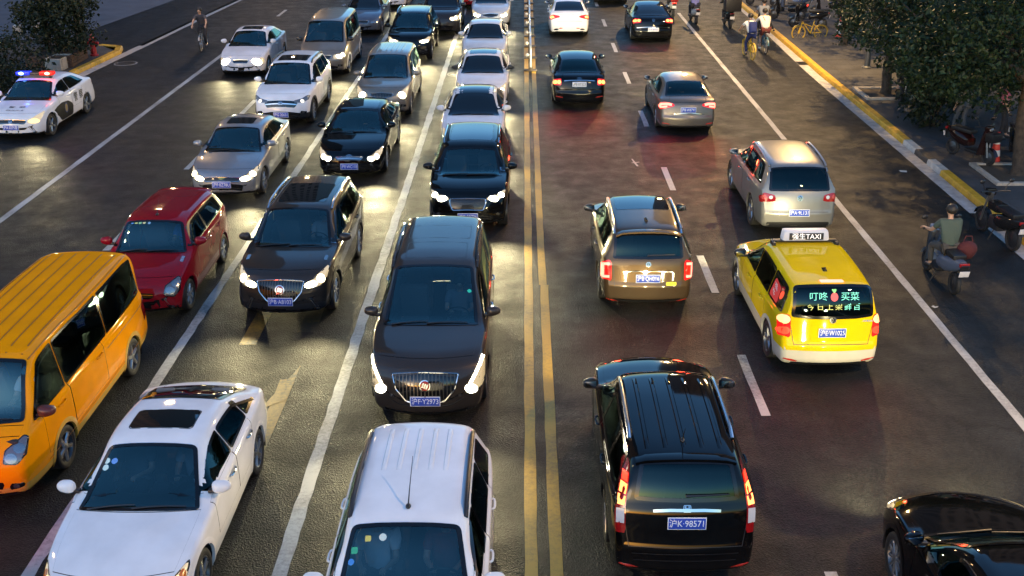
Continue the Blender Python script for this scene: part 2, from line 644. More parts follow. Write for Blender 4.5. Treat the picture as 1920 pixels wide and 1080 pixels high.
class Body:
    def __init__(s, sp, cell):
        s.sp = sp
        L, Wd, H = sp['L'], sp['W'], sp['H']
        s.L, s.W, s.H = L, Wd, H
        s.top = pchip([(a * L, b * H) for a, b in sp['top']])
        bl = sp['belt']
        s.belt = pchip([(-.5 * L, bl[1] * H), (-.1 * L, (bl[0] * .4 + bl[1] * .6) * H), (.3 * L, bl[0] * H), (.5 * L, (bl[0] - .05) * H)])
        s.plan = pchip([(a * L, b) for a, b in sp.get('plan', [(-.5, .90), (-.42, .965), (-.28, .995), (.1, 1), (.25, .995), (.37, .97), (.46, .915), (.5, .86)])])
        s.bow = pchip([(-.5 * L, -sp['bowr']), (-.3 * L, -sp['bowr'] * .35), (-.05 * L, 0), (.08 * L, .10), (.25 * L, .14), (.36 * L, sp['bowf'] * .6), (.5 * L, sp['bowf'])])
        s.nf = pchip([(a * H, b) for a, b in sp.get('nf', [(.05, -.12), (.12, -.05), (.19, -.005), (.28, 0), (.36, -.012), (.45, -.05), (.55, -.11), (.64, -.18)])])
        s.nr = pchip([(a * H, b) for a, b in sp.get('nr', [(.05, -.14), (.14, -.05), (.22, 0), (.34, 0), (.42, -.035), (.6, -.06), (.8, -.02)])])
        s.zu = sp['zu']
        s.wroof = sp['tum'] * Wd / 2
        s.cell = cell
        s.make()

    def deform(s, x, y, z):
        L = s.L
        if y > 0:
            wg = smooth((y - (L / 2 - 1.0)) / 1.0)
            y2 = y + s.nf(z) * wg
        else:
            wg = smooth((-y - (L / 2 - .5)) / .5)
            y2 = y - s.nr(z) * wg
        return (x, y2 - s.bow(y) * (x / (s.W / 2)) ** 2, z)

    def gh(s, y):
        zb = s.belt(y)
        return clamp((s.top(y) - zb) / (s.H * .97 - zb))

    def ctrl(s, y):
        w = s.W / 2 * s.plan(y)
        zt = s.top(y)
        g = smooth(s.gh(y))
        zs = min(s.belt(y), zt - .055)
        zm = lerp(s.zu, zs, .56)
        wr = s.wroof * (1 - .05 * clamp((-y / s.L - .2) / .3)) * (1 - .04 * clamp((y / s.L) / .1))
        x8, x9 = lerp(.90 * w, wr, g), lerp(.76 * w, wr - .10, g)
        z8, z9 = zt - lerp(.034, .075, g), zt - lerp(.02, .024, g)
        z8 = max(z8, zs + .02)
        P = [(0, s.zu), (.84 * w, s.zu), (.965 * w, s.zu + .05), (.99 * w, s.zu + .20), (w, zm), (.988 * w, zs - .025), (.945 * w, zs + .014),
             (x8, z8), (x9, max(z9, z8 + .004)), (x9 * .5, zt - .006), (0, zt)]
        return P, w, zt, g

    def section(s, y):
        P, w, zt, g = s.ctrl(y)
        if getattr(s, 'cuts', None) is None:
            big = s.cell < .075
            s.cuts = [0, .05, .04, .09, .12, .05, .022, .07, .09, .1, 0]
            s.nseg = [2, 1, 3, 5, 7, 1, 8, 2, 3, 4] if big else [1, 1, 2, 3, 4, 1, 4, 1, 2, 2]
            s.nc = 3 if big else 2
        out, seg = [], []
        ends = []
        for i, p in enumerate(P):
            p = Vector(p)
            if i == 0 or i == len(P) - 1:
                ends.append((p, p, [p]))
                continue
            a, b = Vector(P[i - 1]) - p, Vector(P[i + 1]) - p
            c = s.cuts[i]
            ca, cb = min(c, a.length * .45), min(c, b.length * .45)
            q0 = p + (a.normalized() * ca if a.length > 1e-6 else a)
            q2 = p + (b.normalized() * cb if b.length > 1e-6 else b)
            ends.append((q0, q2, [q0 * (1 - t) ** 2 + p * 2 * t * (1 - t) + q2 * t * t for t in [k / s.nc for k in range(s.nc + 1)]]))
        out = [ends[0][0]]
        for i in range(1, len(P)):
            a, b = ends[i - 1][1], ends[i][0]
            for k in range(1, s.nseg[i - 1] + 1):
                out.append(a.lerp(b, k / s.nseg[i - 1]))
                seg.append(i - 1)
            for q in ends[i][2][1:]:
                out.append(q)
                seg.append(i - 1 if i != 6 else 5)
        s.seg = seg
        return out

    def make(s):
        L = s.L
        # stations by arc length of the silhouette, with rounded ends
        ys, prev, acc = [], None, 0
        N = 900
        cum = [0]
        for i in range(1, N + 1):
            y0, y1 = -L / 2 + L * (i - 1) / N, -L / 2 + L * i / N
            cum.append(cum[-1] + math.hypot(y1 - y0, (s.top(y1) - s.top(y0)) * .8))
        M = int(cum[-1] / s.cell)
        j = 0
        for k in range(M + 1):
            tgt = cum[-1] * k / M
            while j < N and cum[j] < tgt: j += 1
            ys.append(-L / 2 + L * j / N)
        rad = .07
        ys = [y for y in ys if abs(y) < L / 2 - rad * .9]
        st = []
        for ph in (0, 25, 50, 72):
            a = R(ph)
            st.append((-L / 2 + rad * (1 - math.sin(R(90) - a)), rad * (1 - math.sin(a)) if ph else rad, ))
        st = [(-L / 2 + rad * (1 - math.sin(R(t))), rad * (1 - math.cos(R(t)))) for t in (90, 62, 36, 14)]
        st += [(y, 0) for y in ys]
        st += [(L / 2 - rad * (1 - math.sin(R(t))), rad * (1 - math.cos(R(t)))) for t in (14, 36, 62, 90)]
        verts, faces, tags = [], [], []
        rings = []
        for y, ins in st:
            h = s.section(y)
            w = max(p.x for p in h)
            z0, z1 = h[0].y, h[-1].y
            if ins:
                zc, hh = (z0 + z1) / 2, (z1 - z0) / 2
                h = [Vector((p.x * (1 - ins / w), zc + (p.y - zc) * (1 - ins / hh))) for p in h]
            rings.append((y, h))
        K = len(rings[0][1])
        s.K = K

        def vid(i, k, sd):
            if k == 0 or k == K - 1 or sd > 0: return i * (2 * K) + k
            return i * (2 * K) + K + k
        for y, h in rings:
            for sd in (1, -1):
                for p in h:
                    verts.append(s.deform(sd * p.x, y, p.y))
        for i in range(len(rings) - 1):
            ym = (rings[i][0] + rings[i + 1][0]) / 2
            for k in range(K - 1):
                for sd in (1, -1):
                    f = [vid(i, k, sd), vid(i + 1, k, sd), vid(i + 1, k + 1, sd), vid(i, k + 1, sd)]
                    f = list(dict.fromkeys(f))
                    if sd < 0: f.reverse()
                    faces.append(f)
                    tags.append((ym, s.seg[k], sd))
        # end caps
        it = max(k for k in range(K - 1) if s.seg[k] <= 6) + 1
        ib = max(k for k in range(K - 1) if s.seg[k] == 0) + 1
        for (y, h), i, sg in ((rings[0], 0, -1), (rings[-1], len(rings) - 1, 1)):
            xe = h[it].x
            tops = [(-p.x, p.y) for p in h[it:]][:-1] + [(p.x, p.y) for p in reversed(h[it:])]
            tops = sorted(tops)
            rows = []
            for k in range(ib, it + 1):
                f = (k - ib) / (it - ib)
                fz = (h[k].y - h[ib].y) / (h[it].y - h[ib].y)
                rows.append([s.deform(h[k].x * tx / xe, y, h[k].y + fz ** 3 * (tz - h[it].y)) for tx, tz in tops])
            b = len(verts)
            nt_ = len(tops)
            for r in rows: verts += r
            for r in range(len(rows) - 1):
                for c in range(nt_ - 1):
                    f = [b + r * nt_ + c, b + r * nt_ + c + 1, b + (r + 1) * nt_ + c + 1, b + (r + 1) * nt_ + c]
                    if sg > 0: f.reverse()
                    faces.append(f)
                    tags.append((y, 90, sg))
        # weld
        key, remap, nv = {}, [], []
        for v in verts:
            k = (round(v[0], 4), round(v[1], 4), round(v[2], 4))
            if k not in key:
                key[k] = len(nv)
                nv.append(v)
            remap.append(key[k])
        nf, ntg = [], []
        for f, t in zip(faces, tags):
            g = list(dict.fromkeys(remap[i] for i in f))
            if len(g) >= 3:
                nf.append(g)
                ntg.append(t)
        s.verts, s.faces, s.tags = [Vector(v) for v in nv], nf, ntg
        s.bvh = BVHTree.FromPolygons(s.verts, s.faces)
        s.cent = [sum((s.verts[i] for i in f), Vector()) / len(f) for f in s.faces]
        s.dead = set()
        s.nrm = []
        for f in s.faces:
            n = Vector()
            for a in range(1, len(f) - 1):
                n += (s.verts[f[a]] - s.verts[f[0]]).cross(s.verts[f[a + 1]] - s.verts[f[0]])
            s.nrm.append(n.normalized() if n.length > 1e-12 else Vector((0, 0, 1)))
        # outward check on a roof face
        ref = min(range(len(s.faces)), key=lambda i: -s.cent[i].z)
        if s.nrm[ref].z < 0:
            s.faces = [list(reversed(f)) for f in s.faces]
            s.nrm = [-n for n in s.nrm]
        s.vn = [Vector() for _ in s.verts]
        for f, n in zip(s.faces, s.nrm):
            for i in f: s.vn[i] += n
        s.vn = [n.normalized() if n.length > 1e-9 else Vector((0, 0, 1)) for n in s.vn]
        Hh = s.H
        s.side = {sd: Frame(s.bvh, (sd * s.W / 2, 0, 0), (0, 1, 0), (0, 0, 1), (-sd, 0, 0)) for sd in (1, -1)}
        e = R(35)
        s.front = Frame(s.bvh, (0, L / 2, s.top(L * .47)), (1, 0, 0), (0, -math.sin(e), math.cos(e)), (0, -math.cos(e), -math.sin(e)))
        e = R(18)
        s.rear = Frame(s.bvh, (0, -L / 2, .0), (1, 0, 0), (0, math.sin(e), math.cos(e)), (0, math.cos(e), -math.sin(e)))
        s.up = Frame(s.bvh, (0, 0, Hh), (1, 0, 0), (0, 1, 0), (0, 0, -1))

    def slope_frame(s, yb, yt):
        b, t = Vector(s.deform(0, yb, s.top(yb))), Vector(s.deform(0, yt, s.top(yt)))
        v = (t - b).normalized()
        n = Vector((0, -v.z, v.y))
        if n.z < 0: n = -n
        fr = Frame(s.bvh, b, (1, 0, 0), v, -n)
        return fr, (t - b).length

    def cut(s, fr, P, ref_dot=-.08, test=None):
        xs, ys = [p.x for p in P], [p.y for p in P]
        x0, x1, y0, y1 = min(xs), max(xs), min(ys), max(ys)
        for i, c in enumerate(s.cent):
            if i in s.dead or s.nrm[i].dot(fr.d) > ref_dot: continue
            if test and not test(c): continue
            a, b = fr.uv(c)
            if x0 <= a <= x1 and y0 <= b <= y1 and inpoly(P, a, b):
                s.dead.add(i)

    def emit(s, name, pick, mats, parent, gap=.007, label=None, mfun=None):
        ids = [i for i in range(len(s.faces)) if i not in s.dead and pick(i)]
        if not ids: return None
        s.dead_now = ids
        used, vs, ns = {}, [], []
        cnt, adj = {}, {}
        for i in ids:
            f = s.faces[i]
            for a in range(len(f)):
                e = tuple(sorted((f[a], f[(a + 1) % len(f)])))
                cnt[e] = cnt.get(e, 0) + 1
                adj.setdefault(f[a], []).append(i)
        bnd = {v for e, n in cnt.items() if n == 1 for v in e}
        for i in ids:
            for v in s.faces[i]:
                if v not in used:
                    used[v] = len(vs)
                    p = s.verts[v]
                    if gap and v in bnd and name != 'body':
                        c = sum((s.cent[j] for j in adj[v]), Vector()) / len(adj[v])
                        d = c - p
                        if d.length > 1e-6: p = p + d.normalized() * min(gap, d.length * .4)
                    vs.append(p)
                    ns.append(s.vn[v])
        me = bpy.data.meshes.new(name)
        me.from_pydata([tuple(v) for v in vs], [], [[used[v] for v in s.faces[i]] for i in ids])
        for m in mats: me.materials.append(m)
        me.polygons.foreach_set('use_smooth', [True] * len(me.polygons))
        if mfun:
            me.polygons.foreach_set('material_index', [mfun(s.cent[i], s.nrm[i]) for i in ids])
        me.normals_split_custom_set_from_vertices([tuple(n) for n in ns])
        s.dead.update(ids)
        o = link(name, me, parent)
        if label: o['label'] = label
        return o


_wheel = {}


def wheel_meshes(r, wd, style, dark):
    k = (r, wd, style, dark)
    if k in _wheel: return _wheel[k]
    mb = MB()
    ri = r * .70
    mb.lathe([(ri, -wd / 2 + .01), (r * .93, -wd / 2), (r, -wd / 2 + .03), (r, wd / 2 - .03), (r * .985, wd / 2 - .012), (r * .93, wd / 2), (r * .80, wd / 2 + .002), (ri, wd / 2 - .012)], axis='X', n=36, closed=True)
    tyre = mb.mesh('wheel', M_TYRE)
    mb = MB()
    x = wd / 2 - .015
    mb.lathe([(ri + .004, x + .004), (ri - .012, x + .006), (ri - .025, x - .02), (ri - .035, x - .07), (.03, x - .075)], axis='X', n=36, m=0)
    n = {'five': 5, 'ten': 10, 'seven': 7, 'twin': 5}[style]
    for i in range(n):
        a0 = 2 * math.pi * i / n + .3
        for da in ((-.16, .16) if style == 'twin' else (0,)):
            a = a0 + da
            w1 = {'five': .036, 'ten': .017, 'seven': .026, 'twin': .017}[style]
            q = Matrix.Rotation(a, 3, 'X')
            vs = [(x - .03, -w1 * .8, .03), (x - .03, w1 * .8, .03), (x - .012, -w1, ri - .012), (x - .012, w1, ri - .012),
                  (x + .004, -w1 * .55, .03), (x + .004, w1 * .55, .03), (x + .002, -w1 * .7, ri - .016), (x + .002, w1 * .7, ri - .016)]
            mb.add([q @ Vector(v) for v in vs], [(0, 1, 3, 2), (4, 6, 7, 5), (0, 4, 5, 1), (2, 3, 7, 6), (0, 2, 6, 4), (1, 5, 7, 3)], 1)
    mb.lathe([(.0, x + .012), (.035, x + .010), (.055, x), (.06, x - .03)], axis='X', n=18, m=1)
    rim = mb.mesh('rim', [M_RIMD, M_RIMD if dark else M_RIM])
    _wheel[k] = (tyre, rim)
    return tyre, rim


def plate(parent, b, fr, a, v, text, m=None, wd=.44, ht=.14, tilt=0.0, face=1, tm=None):
    p = fr.at(a, v, .012)
    mb = MB()
    mb.box((0, 0, 0), (wd, .012, ht), 0, .006)
    mb.box((0, .005, 0), (wd + .02, .008, ht + .02), 1, .004)
    rot = (tilt, 0, math.pi if face > 0 else 0)
    o = mb.build('number_plate', [m or M_PLATE, M_PLATEB], parent, p, rot)
    if text:
        t = link('plate_lettering', text_mesh(text, ht * .86 if len(text) < 8 else ht * .8, tm or M_PLATEB), o, (0, -.0085, .0), (R(90), 0, 0))
        w = max(vv.co.x for vv in t.data.vertices) - min(vv.co.x for vv in t.data.vertices)
        t.scale = (min(1.15, wd * .93 / w), 1.05, 1)
    return o


_ivars = {}


def interior(root, b, seats=M_SEAT, rows=2):
    sp = b.sp
    L, Wd, H = b.L, b.W, b.H
    k = (sp['kind'], L, seats.name, rows)
    if k not in _ivars:
        zf = .22
        zc = b.belt(sp['cowl'] * L)
        yc = sp['cowl'] * L
        d = MB()
        d.box((0, yc - .16, zc - .14), (Wd * .78, .55, .20), 0, .06)
        d.box((0, yc - .55, zc - .38), (.24, .75, .34), 0, .05)
        d.box((0, -L * .02, .30), (Wd * .86, L * .84, .05), 0)
        xs = Wd * .215
        st = MB()
        tor = [(math.cos(2 * math.pi * i / 20) * .18, math.sin(2 * math.pi * i / 20) * .18) for i in range(20)]
        q = Matrix.Rotation(R(62), 3, 'X')
        cpt = Vector((-xs, yc - .60, zc - .02))
        st.tube([cpt + q @ Vector((x, y, 0)) for x, y in tor], .014, 6, closed=True)
        st.tube([cpt + q @ Vector((-.17, 0, 0)), cpt + q @ Vector((.17, 0, 0))], .016, 6)
        st.tube([cpt, cpt + q @ Vector((0, -.17, 0))], .02, 6)
        st.box(tuple(cpt), (.13, .05, .10), 0, .03, (R(62), 0, 0))
        s = MB()
        s.box((0, 0, .44), (.50, .52, .18), 0, .06)
        s.box((0, -.30, .80), (.48, .15, .66), 0, .06, (R(-16), 0, 0))
        s.box((0, -.42, 1.16 if H < 1.6 else 1.24), (.26, .10, .18), 0, .045, (R(-12), 0, 0))
        _ivars[k] = (d.mesh('dashboard', M_INT), st.mesh('steering_wheel', M_BLACK), s.mesh('seat', seats), xs, yc)
    dm, sm, seat, xs, yc = _ivars[k]
    link('dashboard', dm, root)
    link('steering_wheel', sm, root)
    hz = (H - 1.46) * .35
    for r_ in range(rows):
        for sx in (1, -1):
            link('seat', seat, root, (sx * xs, yc - 1.18 - .86 * r_, hz))
    return xs, yc, hz


def spot(parent, loc, fwd, energy, color=(1, .88, .62), size=84, blend=1.0, down=15, yaw=0, rad=.06):
    k = bpy.data.lights.new('headlight_beam', 'SPOT')
    k.energy = energy * LAMP
    k.color = color
    k.spot_size = R(size)
    k.spot_blend = blend
    k.shadow_soft_size = rad
    o = bpy.data.objects.new('headlight_beam', k)
    COL.objects.link(o)
    o.parent = parent
    o.location = loc
    d = Vector((math.sin(yaw) * math.cos(R(down)), fwd * math.cos(yaw) * math.cos(R(down)), -math.sin(R(down))))
    o.rotation_euler = d.to_track_quat('-Z', 'Y').to_euler()
    return o


def make_car(name, label, cat, kind, x, y, colour, rz=0.0, oncoming=True, lod=0, group=None, **o):
    """build one vehicle; (x, y) is its centre on the road; every vehicle's own look comes from the options"""
    sp = dict(BASE[kind])
    sp['kind'] = kind
    sp['top'] = TOPS[kind]
    sp.update(o.get('spec', {}))
    cell = (.055, .075, .11)[lod]
    b = Body(sp, cell)
    L, Wd, H = b.L, b.W, b.H
    root = empty(name, (x, y, 0), (math.pi if oncoming else 0) + rz, label, cat, group)
    near = lod == 0
    see = o.get('see', lod == 0)
    G = M_GLASS if see else M_GLASSO
    GD = M_GLASSD if see else M_GLASSO
    pm = colour
    frit = .05 if near else (.055 if lod == 1 else .06)
    # ---- windscreen and rear window
    def window(nm, yb, yt, kb, kt, droop, glass_m, fw=frit):
        fr, ln = b.slope_frame(yb * L, yt * L)
        Pb, wb_, _, _ = b.ctrl(yb * L)
        wb2 = wb_ * kb
        wt = b.wroof * kt
        pts = [(-wb2, 0 if droop >= 0 else .0), (-wb2 * .55, -droop * .75), (0, -droop), (wb2 * .55, -droop * .75), (wb2, 0), (wt, ln), (wt * .5, ln + .012), (-wt * .5, ln + .012), (-wt, ln)]
        P = roundpoly(pts, [.06, .0, .0, .0, .06, .07, 0, 0, .07], 4)
        Q = inset_poly(P, fw)
        if see and glass_m is not M_GLASSO: b.cut(fr, inset_poly(P, .034), -.45)
        mb = MB()
        patch(mb, fr, P, .005 if near else .008, 20 if lod < 2 else 12, 12 if lod < 2 else 8)
        w = mb.build(nm, glass_m, root)
        mb = MB()
        ring(mb, fr, P, Q, .0085 if near else .011, 0, 4)
        mb.build('window_border', M_FRIT, w)
        return fr, ln, w, wb2, wt
    fr, ln, ws, wb2, wt = window('windscreen', sp['cowl'], sp['wtop'], o.get('wsb', .82), o.get('wst', .89), o.get('droop', .045), G)
    rfr, rln, rw, rwb, rwt = window('rear_window', sp['rbase'], sp['rtop'], o.get('rwb', .76), o.get('rwt', .88), o.get('rdroop', .03), M_GLASSO if oncoming else GD)
    if near or lod == 1:
        for sx in (-1, 1):
            mb = MB()
            a = Vector((wb2 * (.82 if sx < 0 else .08), -.015))
            e = Vector((wb2 * (.05 if sx < 0 else -.78), .045 if sx < 0 else .035))
            pts = [fr.at(lerp(a.x, e.x, t), lerp(a.y, e.y, t) + .015 * math.sin(math.pi * t), .022) for t in [i / 6 for i in range(7)]]
            mb.tube(pts, [.014, .012, .011, .011, .010, .009, .007], 5)
            mb.build('wiper', M_BLACK, ws)
    for st in o.get('stickers', []):
        kind_s, a, v, sz, cc = st
        a = -a
        mb = MB()
        P = ellipse(a, v, sz, sz, 14) if kind_s == 'round' else roundpoly([(a - sz, v - sz), (a + sz, v - sz), (a + sz, v + sz), (a - sz, v + sz)], sz * .2, 2)
        patch(mb, fr, P, .006, 4, 4)
        mb.build('sticker', mat('sticker_%02d%02d%02d' % tuple(int(c * 99) for c in cc), cc, .5), ws)
    # ---- side windows
    ya0, ya1, yc1, yc0 = [k * L for k in sp['side']]
    pil = [p * L for p in sp['pil']]
    for sd in (1, -1):
        sf = b.side[sd]
        bnds = [('s', ya0, ya1)] + [('v', p, p) for p in pil] + [('s', yc0, yc1)]
        bw = lambda y: b.bow(y) * .9
        for k in range(len(bnds) - 1):
            f0, r0 = bnds[k], bnds[k + 1]
            hw = .014
            fb, ft = (f0[1], f0[2]) if f0[0] == 's' else (f0[1] - hw, f0[1] - hw)
            rb, rt = (r0[1], r0[2]) if r0[0] == 's' else (r0[1] + hw, r0[1] + hw)
            zb = lambda y: b.belt(y) + .045
            def zt(y):
                P, w_, z_, g_ = b.ctrl(y)
                return max(P[7][1] - .045, zb(y) + .03)
            n = 5
            pts = [(fb - bw(fb), zb(fb)), (rb - bw(rb), zb(rb))] + [(lerp(rt, ft, i / n) - bw(lerp(rt, ft, i / n)), zt(lerp(rt, ft, i / n))) for i in range(n + 1)]
            if sd < 0: pass
            P = roundpoly(pts, [.05, .05, .06] + [.0] * (n - 1) + [.06], 3)
            fw = .032 if near else .03
            Q = inset_poly(P, fw)
            if see: b.cut(sf, inset_poly(P, .012), -.05, lambda c: c.x * sd > 0)
            mb = MB()
            patch(mb, sf, P, .004 if near else .007, 10, 8)
            w = mb.build('side_window', GD, root)
            mb = MB()
            if o.get('chrome_dlo') and near:
                ring(mb, sf, inset_poly(P, -.011), P, .006, 1, 1)
            ring(mb, sf, P, Q, .0075, 0, 1)
            mb.build('window_border', [M_FRIT, M_CHROME], w)
        if o.get('side_sign') and sd == -1:
            yq = o['side_sign']
            mb = MB()
            patch(mb, sf, roundpoly([(yq - .42, b.belt(yq) + .08), (yq + .05, b.belt(yq) + .08), (yq + .02, H - .24), (yq - .34, H - .26)], .03, 2), .010, 5, 5)
            sg = mb.build('window_advert', mat('red_advert', (.55, .03, .03), .5, emit=(1, .08, .06), es=.03), root)
            for i, ch in enumerate('强生'):
                p = sf.at(yq - .17, lerp(b.belt(yq) + .16, H - .36, 1 - i / 1.0), .02)
                link('advert_lettering', text_mesh(ch, .18, M_WHITE), sg, p, (R(90), R(0), R(-90)))
    # ---- wheels and arches
    wr = sp['wr']
    wyf, wyr = sp['wcy'] * L + sp['wb'] / 2, sp['wcy'] * L - sp['wb'] / 2
    ra = wr + .055
    tyre, rim = wheel_meshes(wr, .215 if H < 1.6 else .235, o.get('rim', 'five'), o.get('rim_dark', False))
    for wy in (wyf, wyr):
        for sd in (1, -1):
            hit = b.side[sd].at(wy, wr + .12)
            xo = abs(hit.x) - .012
            P, w_, z_, g_ = b.ctrl(wy)
            wd = .215 if H < 1.6 else .235
            wl = link('wheel', tyre, root, (sd * (xo - wd / 2), wy, wr), (0, 0, 0 if sd > 0 else math.pi))
            wl.rotation_euler = (random.uniform(0, 6) if sd > 0 else random.uniform(0, 6), 0, 0 if sd > 0 else math.pi)
            wl.rotation_mode = 'XYZ'
            link('rim', rim, wl)
            arc = [Vector((wy + ra * math.cos(t), wr + ra * math.sin(t))) for t in [2 * math.pi * i / 40 for i in range(40)]]
            b.cut(b.side[sd], [Vector((wy + (p.x - wy) * 1.03, wr + (p.y - wr) * 1.03)) for p in arc], 2, lambda c: c.x * sd > Wd * .31)
            lip = MB()
            n = 26 if lod < 2 else 14
            vs = []
            for i in range(n + 1):
                t = lerp(R(-28), R(208), i / n)
                for rr, off in ((ra - .012, -.03), (ra - .008, .006), (ra + .02, .010), (ra + .05 + (.03 if lod == 2 else 0.015), .003)):
                    yy, zz = wy + rr * math.cos(t), wr + rr * math.sin(t)
                    p = b.side[sd].at(yy, max(zz, b.zu + .04), 0)
                    p.x += sd * off
                    p.z = max(zz, b.zu + .01)
                    p.y = yy
                    vs.append(p)
            fs = [(i * 4 + k, i * 4 + k + 1, i * 4 + k + 5, i * 4 + k + 4) for i in range(n) for k in range(3)]
            lip.add(vs, fs)
            lin = []
            for i in range(n + 1):
                t = lerp(R(-20), R(200), i / n)
                for xx in (xo + .0, xo - .30):
                    lin.append((sd * xx, wy + (ra + .01) * math.cos(t), wr + (ra + .01) * math.sin(t)))
            base = len(lip.v)
            lip.add(lin, [(i * 2, i * 2 + 1, i * 2 + 3, i * 2 + 2) for i in range(n)], 1)
            lip.add([(sd * (xo - .30), wy - ra * .9, b.zu), (sd * (xo - .30), wy + ra * .9, b.zu), (sd * (xo - .30), wy + ra * .9, wr + ra * .8), (sd * (xo - .30), wy - ra * .9, wr + ra * .8)], [(0, 1, 2, 3)], 1)
            lip.build('wheel_arch', [M_BLACK if o.get('clad') else (o.get('lower', pm)), M_BLACK], root)
    # ---- panels
    low = o.get('lower')
    mats = [pm, M_BLACK, low or pm, o.get('roof', pm)]
    zs_ = b.zu + (.20 if o.get('clad') else .075)

    def mfun(c, n):
        if c.z < zs_: return 1 if (o.get('clad') or abs(c.x) < Wd * .36 or c.z < b.zu + .05) else 2
        if low and c.z < o.get('low_z', .55): return 2
        if o.get('pillar_black') and c.z > b.belt(c.y) + .03 and abs(n.z) < .62 and c.z < b.top(c.y) - .055: return 1
        if o.get('roof') and c.z > b.belt(c.y) + .25 and n.z > .4 and sp['rtop'] * L - .1 < c.y < sp['wtop'] * L + .1: return 3
        return 0
    if lod < 2:
        ds = [d * L for d in sp['doors']]
        for i in range(len(ds) - 1):
            for sd in (1, -1):
                y0, y1 = ds[i + 1], ds[i]
                d = b.emit('door', lambda f: b.tags[f][2] == sd and b.tags[f][1] in (3, 4, 5) and y0 < b.tags[f][0] < y1, mats, root, .012 if near else .009, mfun=mfun)
                if d is None: continue
                mb = MB()
                yh = y0 + .13
                zh = b.belt(yh) - .10
                pts = [b.side[sd].at(yh + dy, zh + .01 * dy, of) for dy, of in ((-.01, .004), (.01, .03), (.06, .036), (.14, .036), (.19, .03), (.21, .004))]
                mb.tube(pts, .014, 6)
                mb.build('handle', M_CHROME if o.get('chrome_handle') else pm, d)
        hood = b.emit('bonnet', lambda f: b.tags[f][1] >= 7 and b.tags[f][1] < 90 and sp['cowl'] * L + .05 < b.tags[f][0] < L * .462, mats, root, .012 if near else .009, mfun=mfun)
        if kind in ('sedan', 'fastback'):
            b.emit('boot_lid', lambda f: b.tags[f][1] >= 8 and b.tags[f][1] < 90 and -L * .478 < b.tags[f][0] < sp['rbase'] * L - .06, mats, root, .012 if near else .009, mfun=mfun)
    body = b.emit('body', lambda f: True, mats, root, 0, mfun=mfun)
    # ---- mirrors
    for sd in (1, -1):
        ym = sp['side'][0] * L - .24
        zm = b.belt(ym) + .10
        hit = b.side[sd].at(ym, zm - .08)
        mb = MB()
        mx = abs(hit.x)
        msz = o.get('mirror_size', 1.0)
        mb.ball((0, 0, 0), (.118 * msz, .085 * msz, .078 * msz), 0, 18, 12)
        q = Matrix.Rotation(sd * R(-12), 3, 'Z')
        out = []
        for v in mb.v:
            sx, sy, sz = v[0], v[1], v[2]
            sx = math.copysign(abs(sx / .118) ** .8, sx) * .118
            sz = math.copysign(abs(sz / .078) ** .75, sz) * .078 * (1 - .22 * (sx * sd / .118))
            if sy < -.03: sy = -.03 - (-.03 - sy) * .15
            out.append(tuple(q @ Vector((sx, sy, sz)) + Vector((sd * (mx + .125), ym - .01, zm + .025))))
        mb.v = out
        mb.box((sd * (mx + .02), ym, zm - .035), (.12, .07, .045), 1, .015)
        me = mb.build('wing_mirror', [o.get('mirror', pm), M_BLACK], root)
        mb = MB()
        mb.box((sd * (mx + .125), ym - .05 * msz, zm + .025), (.165 * msz, .012, .095 * msz), 0, .005, (0, 0, sd * R(-10)))
        mb.build('mirror_glass', M_CHROME, me)
    ev = dict(root=root, b=b, L=L, W=Wd, H=H, near=near, lod=lod, ws=ws, wfr=fr, wln=ln, rw=rw, rfr=rfr, rln=rln, rwb=rwb, wb2=wb2, pm=pm, o=o, body=body)
    front_end(ev)
    rear_end(ev)
    roof_bits(ev)
    if see:
        xs, yc, hz = interior(root, b, o.get('seats', M_SEAT), o.get('rows', 2))
        ev.update(xs=xs, yc=yc, hz=hz)
    CARS[name + '|' + label] = ev
    return ev


CARS = {}
BEAM = 1.6


